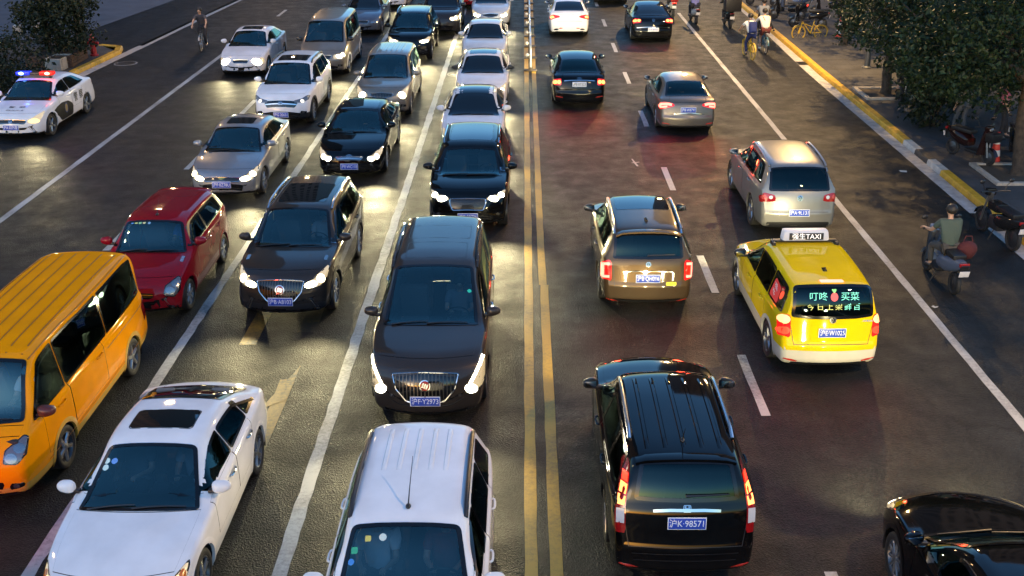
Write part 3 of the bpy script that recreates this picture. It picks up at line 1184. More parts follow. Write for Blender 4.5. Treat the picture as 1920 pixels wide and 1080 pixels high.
def emblem(root, fr, a, v, kind, sz=.055, parent=None):
    mb = MB()
    rr = lambda k, j: ellipse(a, v, sz * k, sz * j, 18)
    if kind == 'ring':          # circle with V over W strokes
        patch(mb, fr, rr(.95, .95), .010, 6, 6, 1)
        ring(mb, fr, rr(1, 1), rr(.84, .84), .014, 0)
        for pts in ([(-.42, .72), (0, .05), (.42, .72)], [(-.75, .35), (-.35, -.72), (0, -.02), (.35, -.72), (.75, .35)]):
            strip(mb, fr, [(a + px * sz, v + py * sz) for px, py in pts], sz * .17, .014, 0, 3)
    elif kind == 'shields':     # ring with three slanted shields
        patch(mb, fr, rr(.95, .95), .010, 6, 6, 2)
        ring(mb, fr, rr(1, 1), rr(.84, .84), .014, 0)
        for k in (-1, 0, 1):
            strip(mb, fr, [(a + (k * .36 - .14) * sz, v + (.36 + k * .1) * sz), (a + (k * .36 + .14) * sz, v + (-.42 + k * .1) * sz)], sz * .26, .014, 0, 3)
    elif kind == 'ovals':
        ring(mb, fr, rr(1.2, .8), rr(1.02, .64), .014, 0)
        ring(mb, fr, ellipse(a, v, sz * .36, sz * .74, 16), ellipse(a, v, sz * .22, sz * .6, 16), .015, 0)
        ring(mb, fr, ellipse(a, v + sz * .36, sz * .75, sz * .38, 16), ellipse(a, v + sz * .36, sz * .6, sz * .24, 16), .016, 0)
    elif kind == 'aitch':
        P = roundpoly([(a - sz, v - sz * .85), (a + sz, v - sz * .85), (a + sz * .85, v + sz * .85), (a - sz * .85, v + sz * .85)], sz * .3, 3)
        patch(mb, fr, P, .010, 5, 5, 1)
        ring(mb, fr, P, inset_poly(P, sz * .16), .014, 0)
        for px in (-.42, .42):
            strip(mb, fr, [(a + px * sz * 1.1, v - .6 * sz), (a + px * sz * .9, v + .6 * sz)], sz * .24, .014, 0, 3)
        strip(mb, fr, [(a - .4 * sz, v), (a + .4 * sz, v)], sz * .22, .014, 0, 3)
    elif kind == 'tie':
        P = [Vector((a + px * sz, v + py * sz)) for px, py in ((-1.6, -.3), (-.6, -.3), (-.5, -.55), (.7, -.55), (.65, -.3), (1.6, -.3), (1.45, .3), (.6, .3), (.5, .55), (-.7, .55), (-.65, .3), (-1.75, .3))]
        patch(mb, fr, P, .012, 6, 8, 3)
    mats = [M_CHROME, M_GLOSSB, M_RED_EM, mat('gold_emblem', (.6, .42, .12), .2, 1)]
    return mb.build('emblem', mats, parent or root)


HEAD = {  # headlight outlines in the front view: (x as a share of half width, v in metres above the bonnet lip)
    'swept': [(.50, -.13), (.72, -.13), (.87, .02), (.915, .30), (.90, .38), (.80, .22), (.66, .05), (.50, -.05)],
    'long': [(.62, -.27), (.70, -.33), (.88, -.22), (.955, .02), (.96, .28), (.92, .35), (.86, .17), (.74, -.08)],
    'box': [(.48, -.16), (.80, -.15), (.90, -.03), (.90, .14), (.82, .16), (.70, .03), (.48, -.01)],
    'slim': [(.44, -.11), (.70, -.10), (.88, .05), (.92, .24), (.84, .20), (.68, .04), (.44, -.035)],
    'tall': [(.58, -.17), (.78, -.17), (.88, -.03), (.89, .22), (.82, .24), (.72, .12), (.60, .02)],
}


def front_end(e):
    b, root, o, L, Wd, near = e['b'], e['root'], e['o'], e['L'], e['W'], e['near']
    fr = b.front
    hw = Wd / 2
    P0 = HEAD[o.get('head', 'swept')]
    lit = o.get('lit', M_HL)
    hv = o.get('head_v', 0.0)
    for sd in (1, -1):
        P = roundpoly([(px * hw, pv + hv) for px, pv in P0], .03, 2)
        if sd < 0: P = mirror_poly(P)
        mb = MB()
        patch(mb, fr, P, .005, 8, 8, 0)
        if near: ring(mb, fr, P, inset_poly(P, .014), .008, 1)
        hl = mb.build('headlight', [M_LENSL if lit in (M_HL, M_HLW, M_HLO) else M_LENS, M_GLOSSB], root)
        sp_ = o.get('bulb', [(.60, -.085, .075, .05), (.76, .0, .05, .06)])
        mb = MB()
        for q in sp_:
            px, pv, rx, ry = q[:4]
            rot = q[4] if len(q) > 4 else 0.0
            E = ellipse(sd * px * hw, pv + hv, rx * 1.12, ry * 1.15, 14, rot * sd)
            patch(mb, fr, E, .010, 6, 6)
        if o.get('drl'):
            strip(mb, fr, [(sd * px * hw, pv + hv) for px, pv in o['drl']], .035, .010, 0, 5)
        bl = mb.build('bulb', lit if lit else M_REFL, hl)
        if lit and o.get('beam', 60) > 0:
            p = fr.at(sd * .66 * hw, -.07 + hv, .06)
            spot(hl, p, 1, o.get('beam', 60) * BEAM, o.get('beam_col', (1, .85, .46)), yaw=sd * R(7), down=o.get('beam_down', 15))
        if near and o.get('amber'):
            mb = MB()
            patch(mb, fr, ellipse(sd * .86 * hw, .20 + hv, .03, .07, 10), .010, 4, 4)
            mb.build('indicator', M_ORANGE, hl)
    # grille
    g = o.get('grille')
    if g:
        gw, v0, v1, bars, style = g
        tw = g[5] if len(g) > 5 else .85
        pts = [(-gw * tw, v0), (gw * tw, v0), (gw, (v0 + v1) * .5 + .01), (gw, v1), (-gw, v1), (-gw, (v0 + v1) * .5 + .01)]
        if style == 'waterfall':
            pts = [(-gw * .58, v0 + .035), (-gw * .25, v0), (gw * .25, v0), (gw * .58, v0 + .035), (gw * .90, v0 + (v1 - v0) * .5), (gw, v1), (0, v1 + .01), (-gw, v1), (-gw * .90, v0 + (v1 - v0) * .5)]
        P = roundpoly(pts, .03, 3)
        mb = MB()
        patch(mb, fr, P, .003, 12, 6, 0)
        if style != 'plain':
            ring(mb, fr, inset_poly(P, -.016), inset_poly(P, .006), .010, 1, 2, .006)
        if style == 'waterfall':
            for i in range(bars):
                xx = lerp(-gw, gw, (i + 1) / (bars + 1))
                ys = []
                for k in range(len(P)):
                    p, q = P[k - 1], P[k]
                    if (p.x > xx) != (q.x > xx): ys.append(p.y + (q.y - p.y) * (xx - p.x) / (q.x - p.x))
                if len(ys) >= 2: strip(mb, fr, [(xx, min(ys)), (xx, max(ys))], .016, .009, 3, 5)
        else:
            for i in range(bars):
                vv = lerp(v0, v1, (i + 1) / (bars + 1))
                strip(mb, fr, [(-gw * .97, vv), (gw * .97, vv)], o.get('bar_w', .016), .008, 1 if o.get('bar_chrome', bars < 3) else 2, 10)
        mb.build('grille', [M_GLOSSB, M_CHROME if o.get('grille_chrome', True) else M_BLACK, M_BLACK, M_BARS], root)
    if o.get('emblem'):
        emblem(root, fr, 0, o.get('emb_v', (g[1] + g[2]) / 2 if g else -.03), o['emblem'], o.get('emb_s', .06))
    # lower intake, fog lamps, skid strip
    li = o.get('intake', (.62, -.50, -.38))
    if li:
        iw, v0, v1 = li
        mb = MB()
        patch(mb, fr, roundpoly([(-iw * .8, v0), (iw * .8, v0), (iw, v1), (-iw, v1)], .03, 3), .003, 12, 4)
        if e['lod'] < 2:
            for k in (1, 2):
                strip(mb, fr, [(-iw * .85, lerp(v0, v1, k / 3)), (iw * .85, lerp(v0, v1, k / 3))], .012, .006, 1, 10)
        mb.build('air_intake', [M_GLOSSB, M_BLACK], root)
    if o.get('fog', True) and e['lod'] < 2:
        fv = o.get('fog_v', -.36)
        for sd in (1, -1):
            mb = MB()
            P = roundpoly([(sd * hw * .62, fv - .035), (sd * hw * .80, fv + .0), (sd * hw * .84, fv + .07), (sd * hw * .64, fv + .045)], .02, 2)
            patch(mb, fr, P, .004, 6, 4, 0)
            patch(mb, fr, ellipse(sd * hw * .72, fv + .02, .04, .03, 12), .009, 4, 4, 1)
            mb.build('fog_lamp', [M_GLOSSB, M_REFL if not o.get('fog_lit') else M_HLD], root)
    if o.get('skid'):
        sv = o['skid']
        mb = MB()
        strip(mb, fr, [(-hw * .86, sv + .14), (-hw * .6, sv + .02), (-hw * .25, sv), (hw * .25, sv), (hw * .6, sv + .02), (hw * .86, sv + .14)], .022, .009, 0, 6)
        mb.build('bumper_trim', M_CHROME, root)
    if o.get('plate'):
        e35 = R(35)
        plate(root, b, Frame(b.bvh, (0, L / 2, 0), (1, 0, 0), (0, 0, 1), (0, -1, 0)), 0, o.get('plate_z', .44), o['plate'], face=1, tilt=R(o.get('plate_tilt', -4)))
    if o.get('vents') and near:
        for sd in (1, -1):
            mb = MB()
            for k in range(3):
                a = sd * hw * .80
                P = roundpoly([(a - .035, o['vents'] + k * .06), (a + .035, o['vents'] + k * .06), (a + .035, o['vents'] + .045 + k * .06), (a - .035, o['vents'] + .045 + k * .06)], .018, 2)
                ring(mb, b.up, [Vector((p.x, L / 2 - .95 + p.y)) for p in P], [Vector((p.x, L / 2 - .95 + p.y)) for p in inset_poly(P, .010)], .008, 0, 1, .006)
            mb.build('bonnet_vent', M_CHROME, root)


TAIL = {  # tail lamp outlines in the rear view: (x share of half width, height-like v)
    'block': [(.66, .78), (.92, .80), (.94, .99), (.66, 1.0)],
    'wide': [(.50, .80), (.93, .78), (.95, .96), (.86, 1.0), (.52, .93)],
    'pillar': [(.785, .74), (.92, .74), (.915, 1.05), (.785, 1.60), (.715, 1.60), (.79, 1.05)],
    'oval': [(.58, .86), (.93, .84), (.95, .99), (.86, 1.06), (.60, 1.0)],
    'upright': [(.76, .68), (.945, .70), (.95, 1.04), (.80, 1.08), (.76, 1.02)],
    'sweep': [(.46, .86), (.90, .78), (.95, .82), (.95, .97), (.80, 1.0), (.48, .93)],
}


def rear_end(e):
    b, root, o, L, Wd, near = e['b'], e['root'], e['o'], e['L'], e['W'], e['near']
    fr = b.rear
    hw = Wd / 2
    tl = o.get('tail', 'block')
    tv = o.get('tail_v', 0.0)
    showr = o.get('show_rear', False)
    for sd in (1, -1):
        P = roundpoly([(px * hw, pv + tv) for px, pv in TAIL[tl]], .025, 2)
        if sd < 0: P = mirror_poly(P)
        mb = MB()
        patch(mb, fr, P, .006, 8, 10, 0)
        t = mb.build('tail_light', [o['tail_lens'] if o.get('tail_lens') else M_TLG if (o.get('tail_lit') or o.get('tail_strip')) and o.get('tail_glow', 1) else M_TL], root)
        for q in o.get('tail_lit', []):
            px, pv, rx, ry, mm = q
            mb = MB()
            if rx > 0:
                patch(mb, fr, ellipse(sd * px * hw, pv + tv, rx * 1.2, ry * 1.15, 14), .012, 5, 5)
            else:
                patch(mb, fr, roundpoly([(sd * px * hw + rx, pv + tv - ry), (sd * px * hw - rx, pv + tv - ry), (sd * px * hw - rx, pv + tv + ry), (sd * px * hw + rx, pv + tv + ry)], .012, 2), .012, 4, 4)
            mb.build('bulb', mm, t)
        for q in o.get('tail_strip', []):
            pts, wd, mm = q
            mb = MB()
            strip(mb, fr, [(sd * px * hw, pv + tv) for px, pv in pts], wd, .017, 0, 8)
            mb.build('bulb', mm, t)
        if showr and o.get('tail_glow', 0) > 0:
            p = fr.at(sd * .8 * hw, .9 + tv, .07)
            k = bpy.data.lights.new('tail_light_glow', 'SPOT')
            k.spot_size = R(120)
            k.spot_blend = .8
            k.energy = o['tail_glow'] * LAMP * 1.1
            k.color = (1, .05, .02)
            k.shadow_soft_size = .08
            ko = bpy.data.objects.new('tail_light_glow', k)
            COL.objects.link(ko)
            ko.parent = t
            ko.location = p
            ko.rotation_euler = (R(-55), 0, 0)
    if not showr: return
    pz = o.get('rplate_v', .72)
    if o.get('rplate'):
        plate(root, b, fr, 0, pz, o['rplate'], face=-1, tilt=R(o.get('rplate_tilt', -6)), m=o.get('rplate_m'), tm=o.get('rplate_tm'))
    if o.get('remblem'):
        emblem(root, fr, 0, o.get('remb_v', .95), o['remblem'], o.get('remb_s', .06))
    if o.get('rbar'):
        v, hwid, th = o['rbar']
        mb = MB()
        strip(mb, fr, [(-hwid, v - .012), (-hwid * .5, v), (hwid * .5, v), (hwid, v - .012)], th, .016, 0, 6)
        mb.build('boot_trim', M_CHROME, root)
    if o.get('lid_line'):
        mb = MB()
        for pts in o['lid_line']:
            strip(mb, fr, pts, .010, .0025, 0, 8)
        mb.build('gap_and_crease_line', M_BLACK, root)
    if o.get('reflectors'):
        v = o['reflectors']
        for sd in (1, -1):
            mb = MB()
            patch(mb, fr, roundpoly([(sd * hw * .60, v - .02), (sd * hw * .86, v + .015), (sd * hw * .86, v + .05), (sd * hw * .60, v + .015)], .012, 2), .006, 6, 3)
            mb.build('reflector', M_REFR, root)
    if o.get('rear_lower'):
        v0, v1 = o['rear_lower']
        mb = MB()
        patch(mb, fr, roundpoly([(-hw * .72, v0), (hw * .72, v0), (hw * .80, v1), (-hw * .80, v1)], .04, 3), .004, 14, 4)
        mb.build('bumper_insert', M_BLACK, root)
    if o.get('brake3'):
        v, w = o['brake3']
        mb = MB()
        rf = e['rfr']
        patch(mb, rf, roundpoly([(-w, v - .02), (w, v - .02), (w, v + .02), (-w, v + .02)], .015, 2), .016, 8, 3)
        mb.build('brake_light', o.get('brake3_m', M_TLP), root)
    if o.get('rwiper') and e['lod'] < 2:
        rf = e['rfr']
        mb = MB()
        mb.tube([rf.at(lerp(-.02, .5, t), .05 + .02 * t, .022) for t in [i / 6 for i in range(7)]], [.02, .016, .014, .012, .011, .010, .008], 5)
        mb.build('wiper', M_BLACK, e['rw'])


def roof_bits(e):
    b, root, o, L, Wd, H, near = e['b'], e['root'], e['o'], e['L'], e['W'], e['H'], e['near']
    up = b.up
    if o.get('sunroof'):
        for y0, y1, k in o['sunroof']:
            mb = MB()
            P = roundpoly([(-b.wroof * k, y0 * L), (b.wroof * k, y0 * L), (b.wroof * k, y1 * L), (-b.wroof * k, y1 * L)], .06, 4)
            patch(mb, up, P, .004, 8, 8, 0)
            ring(mb, up, inset_poly(P, -.012), P, .002, 1, 2)
            mb.build('sunroof', [M_GLASSO, M_BLACK], root)
    if o.get('roof_seams'):
        mb = MB()
        for y0, y1, k in o['roof_seams']:
            P = roundpoly([(-b.wroof * k, y0 * L), (b.wroof * k, y0 * L), (b.wroof * k, y1 * L), (-b.wroof * k, y1 * L)], .07, 4)
            ring(mb, up, P, inset_poly(P, .010), .003, 0, 2)
        mb.build('roof_panel_seam', M_BLACK, root)
    if o.get('ribs'):
        y0, y1, xs = o['ribs'][:3]
        for xx in xs:
            mb = MB()
            n = 14
            vs = []
            for i in range(n + 1):
                yy = lerp(y0, y1, i / n) * L
                for dx, of in ((-.030, .001), (-.019, .011), (.019, .011), (.030, .001)):
                    vs.append(up.at(xx * b.wroof + dx, yy, of if 0 < i < n else .0))
            mb.add(vs, [(i * 4 + k, i * 4 + k + 1, i * 4 + k + 5, i * 4 + k + 4) for i in range(n) for k in range(3)])
            mb.build('roof_rib', [o.get('rib_mat') or e['pm']], root)
    if o.get('grooves'):
        y0, y1, xs = o['grooves']
        mb = MB()
        for xx in xs:
            strip(mb, up, [(xx * b.wroof, y0 * L), (xx * b.wroof, y1 * L)], .022, .0025, 0, 16)
            strip(mb, up, [(xx * b.wroof + .02, y0 * L), (xx * b.wroof + .02, y1 * L)], .012, .004, 1, 16)
        mb.build('roof_groove', [o['groove_mat'], e['pm']], root)
    if o.get('rails'):
        y0, y1, mm, k = o['rails']
        for sd in (1, -1):
            mb = MB()
            n = 10
            pts = []
            for i in range(n + 1):
                t = i / n
                of = .045 * min(1, math.sin(math.pi * t) * 3.2)
                p = up.at(sd * b.wroof * k, lerp(y0, y1, t) * L, 0)
                p.z += of + .006
                pts.append(p)
            mb.tube(pts, .027, 8)
            for t in (.08, .5, .92):
                p = up.at(sd * b.wroof * k, lerp(y0, y1, t) * L, 0)
                mb.box((p.x, p.y, p.z + .02), (.045, .12, .05), 1, .012)
            mb.build('roof_rail', [mm, M_BLACK], root)
    if o.get('fin'):
        yy = o['fin'] * L
        p = up.at(0, yy, 0)
        mb = MB()
        vs = [(-.03, .08, 0), (.03, .08, 0), (.035, -.09, 0), (-.035, -.09, 0), (-.006, -.05, .065), (.006, -.05, .065), (.006, -.085, .06), (-.006, -.085, .06)]
        mb.add([(p.x + v[0], p.y + v[1], p.z + v[2] - .004) for v in vs], [(0, 1, 5, 4), (1, 2, 6, 5), (2, 3, 7, 6), (3, 0, 4, 7), (4, 5, 6, 7), (0, 3, 2, 1)])
        mb.build('roof_antenna', M_GLOSSB, root)
    if o.get('whip'):
        yy, ln = o['whip']
        p = up.at(o.get('whip_x', 0), yy * L, 0)
        mb = MB()
        mb.ball((p.x, p.y, p.z + .01), (.03, .045, .025))
        mb.tube([(p.x, p.y, p.z + .02), (p.x, p.y - ln * .25, p.z + .10), (p.x, p.y - ln, p.z + .26)], [.009, .006, .003], 6)
        mb.build('roof_antenna', M_BLACK, root)
    if o.get('spoiler'):
        yy = e['rfr'].o
        mb = MB()
        n = 10
        vs = []
        yb, dep, k = o['spoiler']
        for i in range(n + 1):
            xx = lerp(-1, 1, i / n) * b.wroof * k
            p = up.at(xx, yb * L, 0)
            q = 1 - .12 * (abs(xx) / (b.wroof * k)) ** 2
            vs += [(p.x, p.y + .06, p.z - .004), (p.x, p.y - dep * .4, p.z + .014), (p.x, p.y - dep * q, p.z + .002), (p.x, p.y - dep * q, p.z - .03), (p.x, p.y - dep * .3, p.z - .05)]
        mb.add(vs, [(i * 5 + a, i * 5 + a + 1, i * 5 + a + 6, i * 5 + a + 5) for i in range(n) for a in range(4)])
        mb.add([vs[j] for j in range(5)], [(0, 1, 2, 3, 4)])
        mb.add([vs[-5 + j] for j in range(5)], [(4, 3, 2, 1, 0)])
        mb.build('spoiler', o.get('spoiler_m') or e['pm'], root)
# ---------------------------------------------------------------- people
def skin_mesh(name, verts, edges, rad, m, sub=1):
    me = bpy.data.meshes.new(name)
    me.from_pydata([tuple(v) for v in verts], edges, [])
    ob = bpy.data.objects.new(name, me)
    COL.objects.link(ob)
    ob.modifiers.new('skin', 'SKIN').use_smooth_shade = True
    for i, r in enumerate(rad):
        q = me.skin_vertices[0].data[i]
        q.radius = r if isinstance(r, tuple) else (r, r)
        q.use_root = (i == 0)
    if sub:
        sm = ob.modifiers.new('sub', 'SUBSURF')
        sm.levels = sm.render_levels = sub
    dg = bpy.context.evaluated_depsgraph_get()
    out = bpy.data.meshes.new_from_object(ob.evaluated_get(dg))
    out.name = name
    bpy.data.objects.remove(ob)
    out.materials.clear()
    out.materials.append(m)
    out.polygons.foreach_set('use_smooth', [True] * len(out.polygons))
    return out


M_SKIN = mat('skin', (.42, .25, .17), .5)
M_HAIR = mat('black_hair', (.012, .010, .009), .55)
M_SHOE = mat('dark_shoes', (.03, .03, .032), .6)
M_SHOEW = mat('white_shoes', (.7, .7, .68), .6)

SCOOT = dict(pel=(0, -.14, .84), bel=(0, -.10, 1.0), che=(0, -.04, 1.20), nec=(0, .0, 1.40), hed=(0, .03, 1.53), top=(0, .03, 1.645),
             sh=(.185, -.02, 1.335), el=(.28, .16, 1.09), wr=(.30, .40, 1.06), hip=(.10, -.12, .82), kn=(.16, .30, .74), an=(.15, .24, .33), to=(.17, .40, .29))
CYCLE = dict(pel=(0, -.20, .96), bel=(0, -.14, 1.10), che=(0, .0, 1.29), nec=(0, .08, 1.48), hed=(0, .13, 1.61), top=(0, .14, 1.725),
             sh=(.18, .05, 1.41), el=(.27, .27, 1.20), wr=(.27, .47, 1.08), hip=(.09, -.18, .94), kn=(.11, .20, .80), an=(.10, .02, .42), to=(.11, .17, .38),
             hip2=(.09, -.18, .94), kn2=(.11, .12, .58), an2=(.11, -.04, .20), to2=(.11, .11, .16))
STAND = dict(pel=(0, 0, .93), bel=(0, .0, 1.08), che=(0, .01, 1.28), nec=(0, .01, 1.47), hed=(0, .03, 1.60), top=(0, .03, 1.715),
             sh=(.185, .0, 1.40), el=(.24, -.03, 1.12), wr=(.24, .08, .88), hip=(.09, 0, .92), kn=(.10, .05, .50), an=(.10, -.02, .09), to=(.11, .14, .04),
             kn2=(.10, .16, .50), an2=(.10, .20, .09), to2=(.11, .35, .04))
DRIVE = dict(pel=(0, 0, .0), bel=(0, -.05, .16), che=(0, -.09, .35), nec=(0, -.10, .53), hed=(0, -.07, .65), top=(0, -.07, .765),
             sh=(.18, -.09, .46), el=(.22, .10, .25), wr=(.14, .36, .33), hip=(.09, .02, .0), kn=(.13, .44, .10), an=(.12, .70, -.20), to=(.12, .84, -.20))


def person(label, pose, loc, rz, shirt, trousers, hair=M_HAIR, shoes=M_SHOE, short=False, sleeve=True, group=None, extra=None, z=0.0, fat=1.0, hands=True):
    g = dict(pose)
    if extra: g.update(extra)
    root = empty('person', (loc[0], loc[1], z), rz, label, 'person', group)
    V, E, Rr = [], [], []

    def add(p, r, par=None):
        V.append(Vector(p))
        Rr.append(r)
        if par is not None: E.append((par, len(V) - 1))
        return len(V) - 1

    def J(n, s):
        k = n + '2' if (s < 0 and n + '2' in g) else n
        p = g[k]
        return (p[0] * s if not isinstance(p, list) else p[0], p[1], p[2])
    f = fat
    pel = add(g['pel'], (.10 * f, .08 * f))
    bel = add(g['bel'], (.085 * f, .07 * f), pel)
    che = add(g['che'], (.09 * f, .06 * f), bel)
    nec = add(g['nec'], .052, che)
    jaw = Vector(g['nec']).lerp(Vector(g['hed']), .62)
    j = add(jaw, .06, nec)
    hd = add(g['hed'], (.078, .092), j)
    add(g['top'], (.058, .066), hd)
    fw = Vector((0, 1, 0))
    add(Vector(g['hed']) + fw * .112 + Vector((0, 0, -.015)), .012, hd)      # nose
    for s in (1, -1):
        add(Vector(g['hed']) + Vector((s * .088, -.005, -.01)), .014, hd)    # ears
        sh = add(J('sh', s), .048, che)
        el = add(J('el', s), .042, sh)
        wr_ = add(J('wr', s), .027, el)
        d = (Vector(J('wr', s)) - Vector(J('el', s))).normalized()
        if hands:
            pm_ = add(Vector(J('wr', s)) + d * .055, (.034, .018), wr_)
            sd = d.cross(Vector((0, 0, 1))).normalized()
            dn = Vector((0, 0, -1))
            for k, ln in enumerate((.032, .040, .037, .028)):
                b0 = Vector(J('wr', s)) + d * .085 + sd * (k - 1.5) * .019
                a1 = add(b0, .0095, pm_)
                a2 = add(b0 + d * ln + dn * .018, .0085, a1)
                add(b0 + d * ln * 1.1 + dn * .048, .0075, a2)
            b0 = Vector(J('wr', s)) + d * .03 - sd * s * .036
            a1 = add(b0, .011, pm_)
            add(b0 + d * .035 - sd * s * .012 + dn * .02, .009, a1)
        hip = add(J('hip', s), .088 * f, pel)
        kn = add(J('kn', s), .056, hip)
        an = add(J('an', s), .038, kn)
        add(J('to', s), .034, an)
    link('body', skin_mesh('body', V, E, Rr, M_SKIN), root)
    # shirt
    V, E, Rr = [], [], []
    pel = add(g['bel'], (.152 * f, .122 * f))
    low = add(Vector(g['bel']).lerp(Vector(g['pel']), .8), (.158 * f, .128 * f), pel)
    che = add(g['che'], (.172 * f, .130 * f), pel)
    add(Vector(g['che']).lerp(Vector(g['nec']), .80), .074, che)
    for s in (1, -1):
        sh = add(J('sh', s), .080, che)
        e_ = Vector(J('sh', s)).lerp(Vector(J('el', s)), .72 if sleeve is True else 1.0)
        k = add(e_, .064, sh)
        if sleeve == 'long': add(Vector(J('el', s)).lerp(Vector(J('wr', s)), .92), .04, k)
    link('shirt', skin_mesh('shirt', V, E, Rr, shirt), root)
    # trousers
    V, E, Rr = [], [], []
    pel = add(g['pel'], (.152 * f, .122 * f))
    for s in (1, -1):
        hip = add(J('hip', s), .102 * f, pel)
        if short:
            add(Vector(J('hip', s)).lerp(Vector(J('kn', s)), .75), .088, hip)
        else:
            kn = add(J('kn', s), .074, hip)
            add(Vector(J('kn', s)).lerp(Vector(J('an', s)), .93), .055, kn)
    link('trousers', skin_mesh('trousers', V, E, Rr, trousers), root)
    for s in (1, -1):
        a, t = Vector(J('an', s)), Vector(J('to', s))
        V, E, Rr = [], [], []
        k = add(a + (a - t).normalized() * .04 + Vector((0, 0, -.035)), .042)
        k = add(a.lerp(t, .45) + Vector((0, 0, -.02)), .046, k)
        add(t + (t - a).normalized() * .04 - Vector((0, 0, .008)), .036, k)
        link('shoe', skin_mesh('shoe', V, E, Rr, shoes), root)
    h = Vector(g['hed'])
    mb = MB()
    mb.ball((0, 0, 0), (.112, .128, .108), n=16, k=10)
    mb.v = [(x * (1 + .04 * math.sin(9 * x * 10 + z * 40)), (y if y < .02 else y * .86), z if z > -.03 else z * .95) for x, y, z in mb.v]
    mb.build('hair', hair, root, (h.x, h.y - .026, h.z + .050))
    return root


# ---------------------------------------------------------------- two-wheelers
def torus(mb, c, Rr, r, n=28, k=8, m=0, axis='X'):
    pts = []
    for i in range(n):
        t = 2 * math.pi * i / n
        pts.append((c[0], c[1] + Rr * math.cos(t), c[2] + Rr * math.sin(t)))
    mb.tube(pts, r, k, m, closed=True)


def scooter(name, label, x, y, rz, col, group=None, box=None, mirrors=True, seat=M_BLACK, motor=False, lit=False, cat='scooter', tail=True, front_col=None, basket=False):
    root = empty(name, (x, y, 0), rz, label, cat, group)
    r = .235 if not motor else .28
    for wy in (.66, -.60):
        mb = MB()
        torus(mb, (0, 0, 0), r - .05, .05)
        w = mb.build('wheel', M_TYRE, root, (0, wy, r))
        mb = MB()
        mb.lathe([(r - .075, -.02), (r - .09, -.03), (.05, -.035), (0, -.05)], axis='X', n=20)
        mb.lathe([(r - .075, .02), (r - .09, .03), (.05, .035), (0, .05)], axis='X', n=20)
        mb.build('rim', M_RIMD, w)
    # rear body shell: lofted tail
    mb = MB()
    secs = [(.02, .15, .40, .62), (-.12, .17, .36, .70), (-.35, .16, .38, .73), (-.6, .13, .48, .76), (-.82, .07, .60, .78)]
    vs, n = [], 12
    for yy, hw, z0, z1 in secs:
        for i in range(n):
            t = 2 * math.pi * i / n
            cx, cz = math.cos(t), math.sin(t)
            vs.append((hw * math.copysign(abs(cx) ** .6, cx), yy, (z0 + z1) / 2 + (z1 - z0) / 2 * math.copysign(abs(cz) ** .6, cz)))
    fs = [(i * n + k, i * n + (k + 1) % n, (i + 1) * n + (k + 1) % n, (i + 1) * n + k) for i in range(len(secs) - 1) for k in range(n)]
    fs += [tuple(range(n)), tuple((len(secs) - 1) * n + k for k in range(n))]
    mb.add(vs, fs)
    mb.build('tail_body', col, root)
    mb = MB()
    mb.box((0, -.30, .79), (.27, .70, .10), 0, .045)
    mb.build('seat', seat, root)
    mb = MB()
    if motor:
        mb.box((0, .18, .76), (.26, .42, .20), 0, .09)
        mb.build('fuel_tank', col, root)
        mb = MB()
        mb.box((0, .05, .42), (.28, .40, .30), 0, .05)
        mb.tube([(.14, .1, .34), (.16, -.2, .28), (.17, -.65, .36)], [.03, .035, .045], 8)
        mb.build('engine', M_RIMD, root)
    else:
        mb.box((0, .20, .30), (.30, .52, .07), 0, .03)
        mb.build('footboard', M_BLACK, root)
        mb = MB()
        vs = []
        for i in range(9):
            t = i / 8
            z = lerp(.28, .94, t)
            yy = .42 + .10 * t + .0
            hw = .20 - .05 * t
            for k in range(7):
                a = lerp(-1, 1, k / 6)
                vs.append((a * hw, yy + .13 * (1 - a * a), z))
        mb.add(vs, [(i * 7 + k, i * 7 + k + 1, (i + 1) * 7 + k + 1, (i + 1) * 7 + k) for i in range(8) for k in range(6)])
        b = len(vs)
        mb.add([(v[0] * .93, v[1] - .03, v[2]) for v in vs], [(i * 7 + k, (i + 1) * 7 + k, (i + 1) * 7 + k + 1, i * 7 + k + 1) for i in range(8) for k in range(6)])
        mb.build('leg_shield', front_col or col, root)
    mb = MB()
    for s in (1, -1):
        mb.tube([(s * .05, .50, .92), (s * .055, .66, r)], .025, 8)
    mb.tube([(0, .44, 1.0), (0, .52, .80)], .035, 8)
    mb.build('fork', M_RIM, root)
    mb = MB()
    mb.tube([(-.33, .36, 1.05), (-.18, .42, 1.04), (0, .46, 1.0), (.18, .42, 1.04), (.33, .36, 1.05)], .016, 8)
    for s in (1, -1):
        mb.tube([(s * .22, .40, 1.045), (s * .35, .355, 1.052)], .022, 8)
    hb = mb.build('handlebar', M_BLACK, root)
    mb = MB()
    mb.box((0, .54, .99), (.22, .14, .16), 0, .05)
    mb.ball((0, .61, .98), (.075, .03, .055), 1)
    mb.build('headlight', [front_col or col, M_HLD if lit else M_LENS], root)
    mb = MB()
    vs, n = [], 9
    for i in range(n):
        t = lerp(R(15), R(165), i / (n - 1))
        for dx in (-.065, 0, .065):
            vs.append((dx, .66 + (r + .03) * math.cos(t), r + (r + .03 + (.012 if dx == 0 else 0)) * math.sin(t)))
    mb.add(vs, [(i * 3 + k, i * 3 + k + 1, i * 3 + k + 4, i * 3 + k + 3) for i in range(n - 1) for k in range(2)])
    mb.build('front_mudguard', front_col or col, root)
    mb = MB()
    mb.box((0, -.86, .58), (.16, .03, .30), 0, .012, (R(18), 0, 0))
    mb.build('rear_mudguard', M_BLACK, root)
    if tail:
        mb = MB()
        mb.box((0, -.86, .72), (.20, .05, .07), 0, .02)
        mb.build('tail_light', M_TL if not lit else M_TLL, root)
        mb = MB()
        mb.box((0, -.91, .55), (.20, .01, .13), 0, .004, (R(14), 0, 0))
        mb.build('number_plate', M_PLATEW, root)
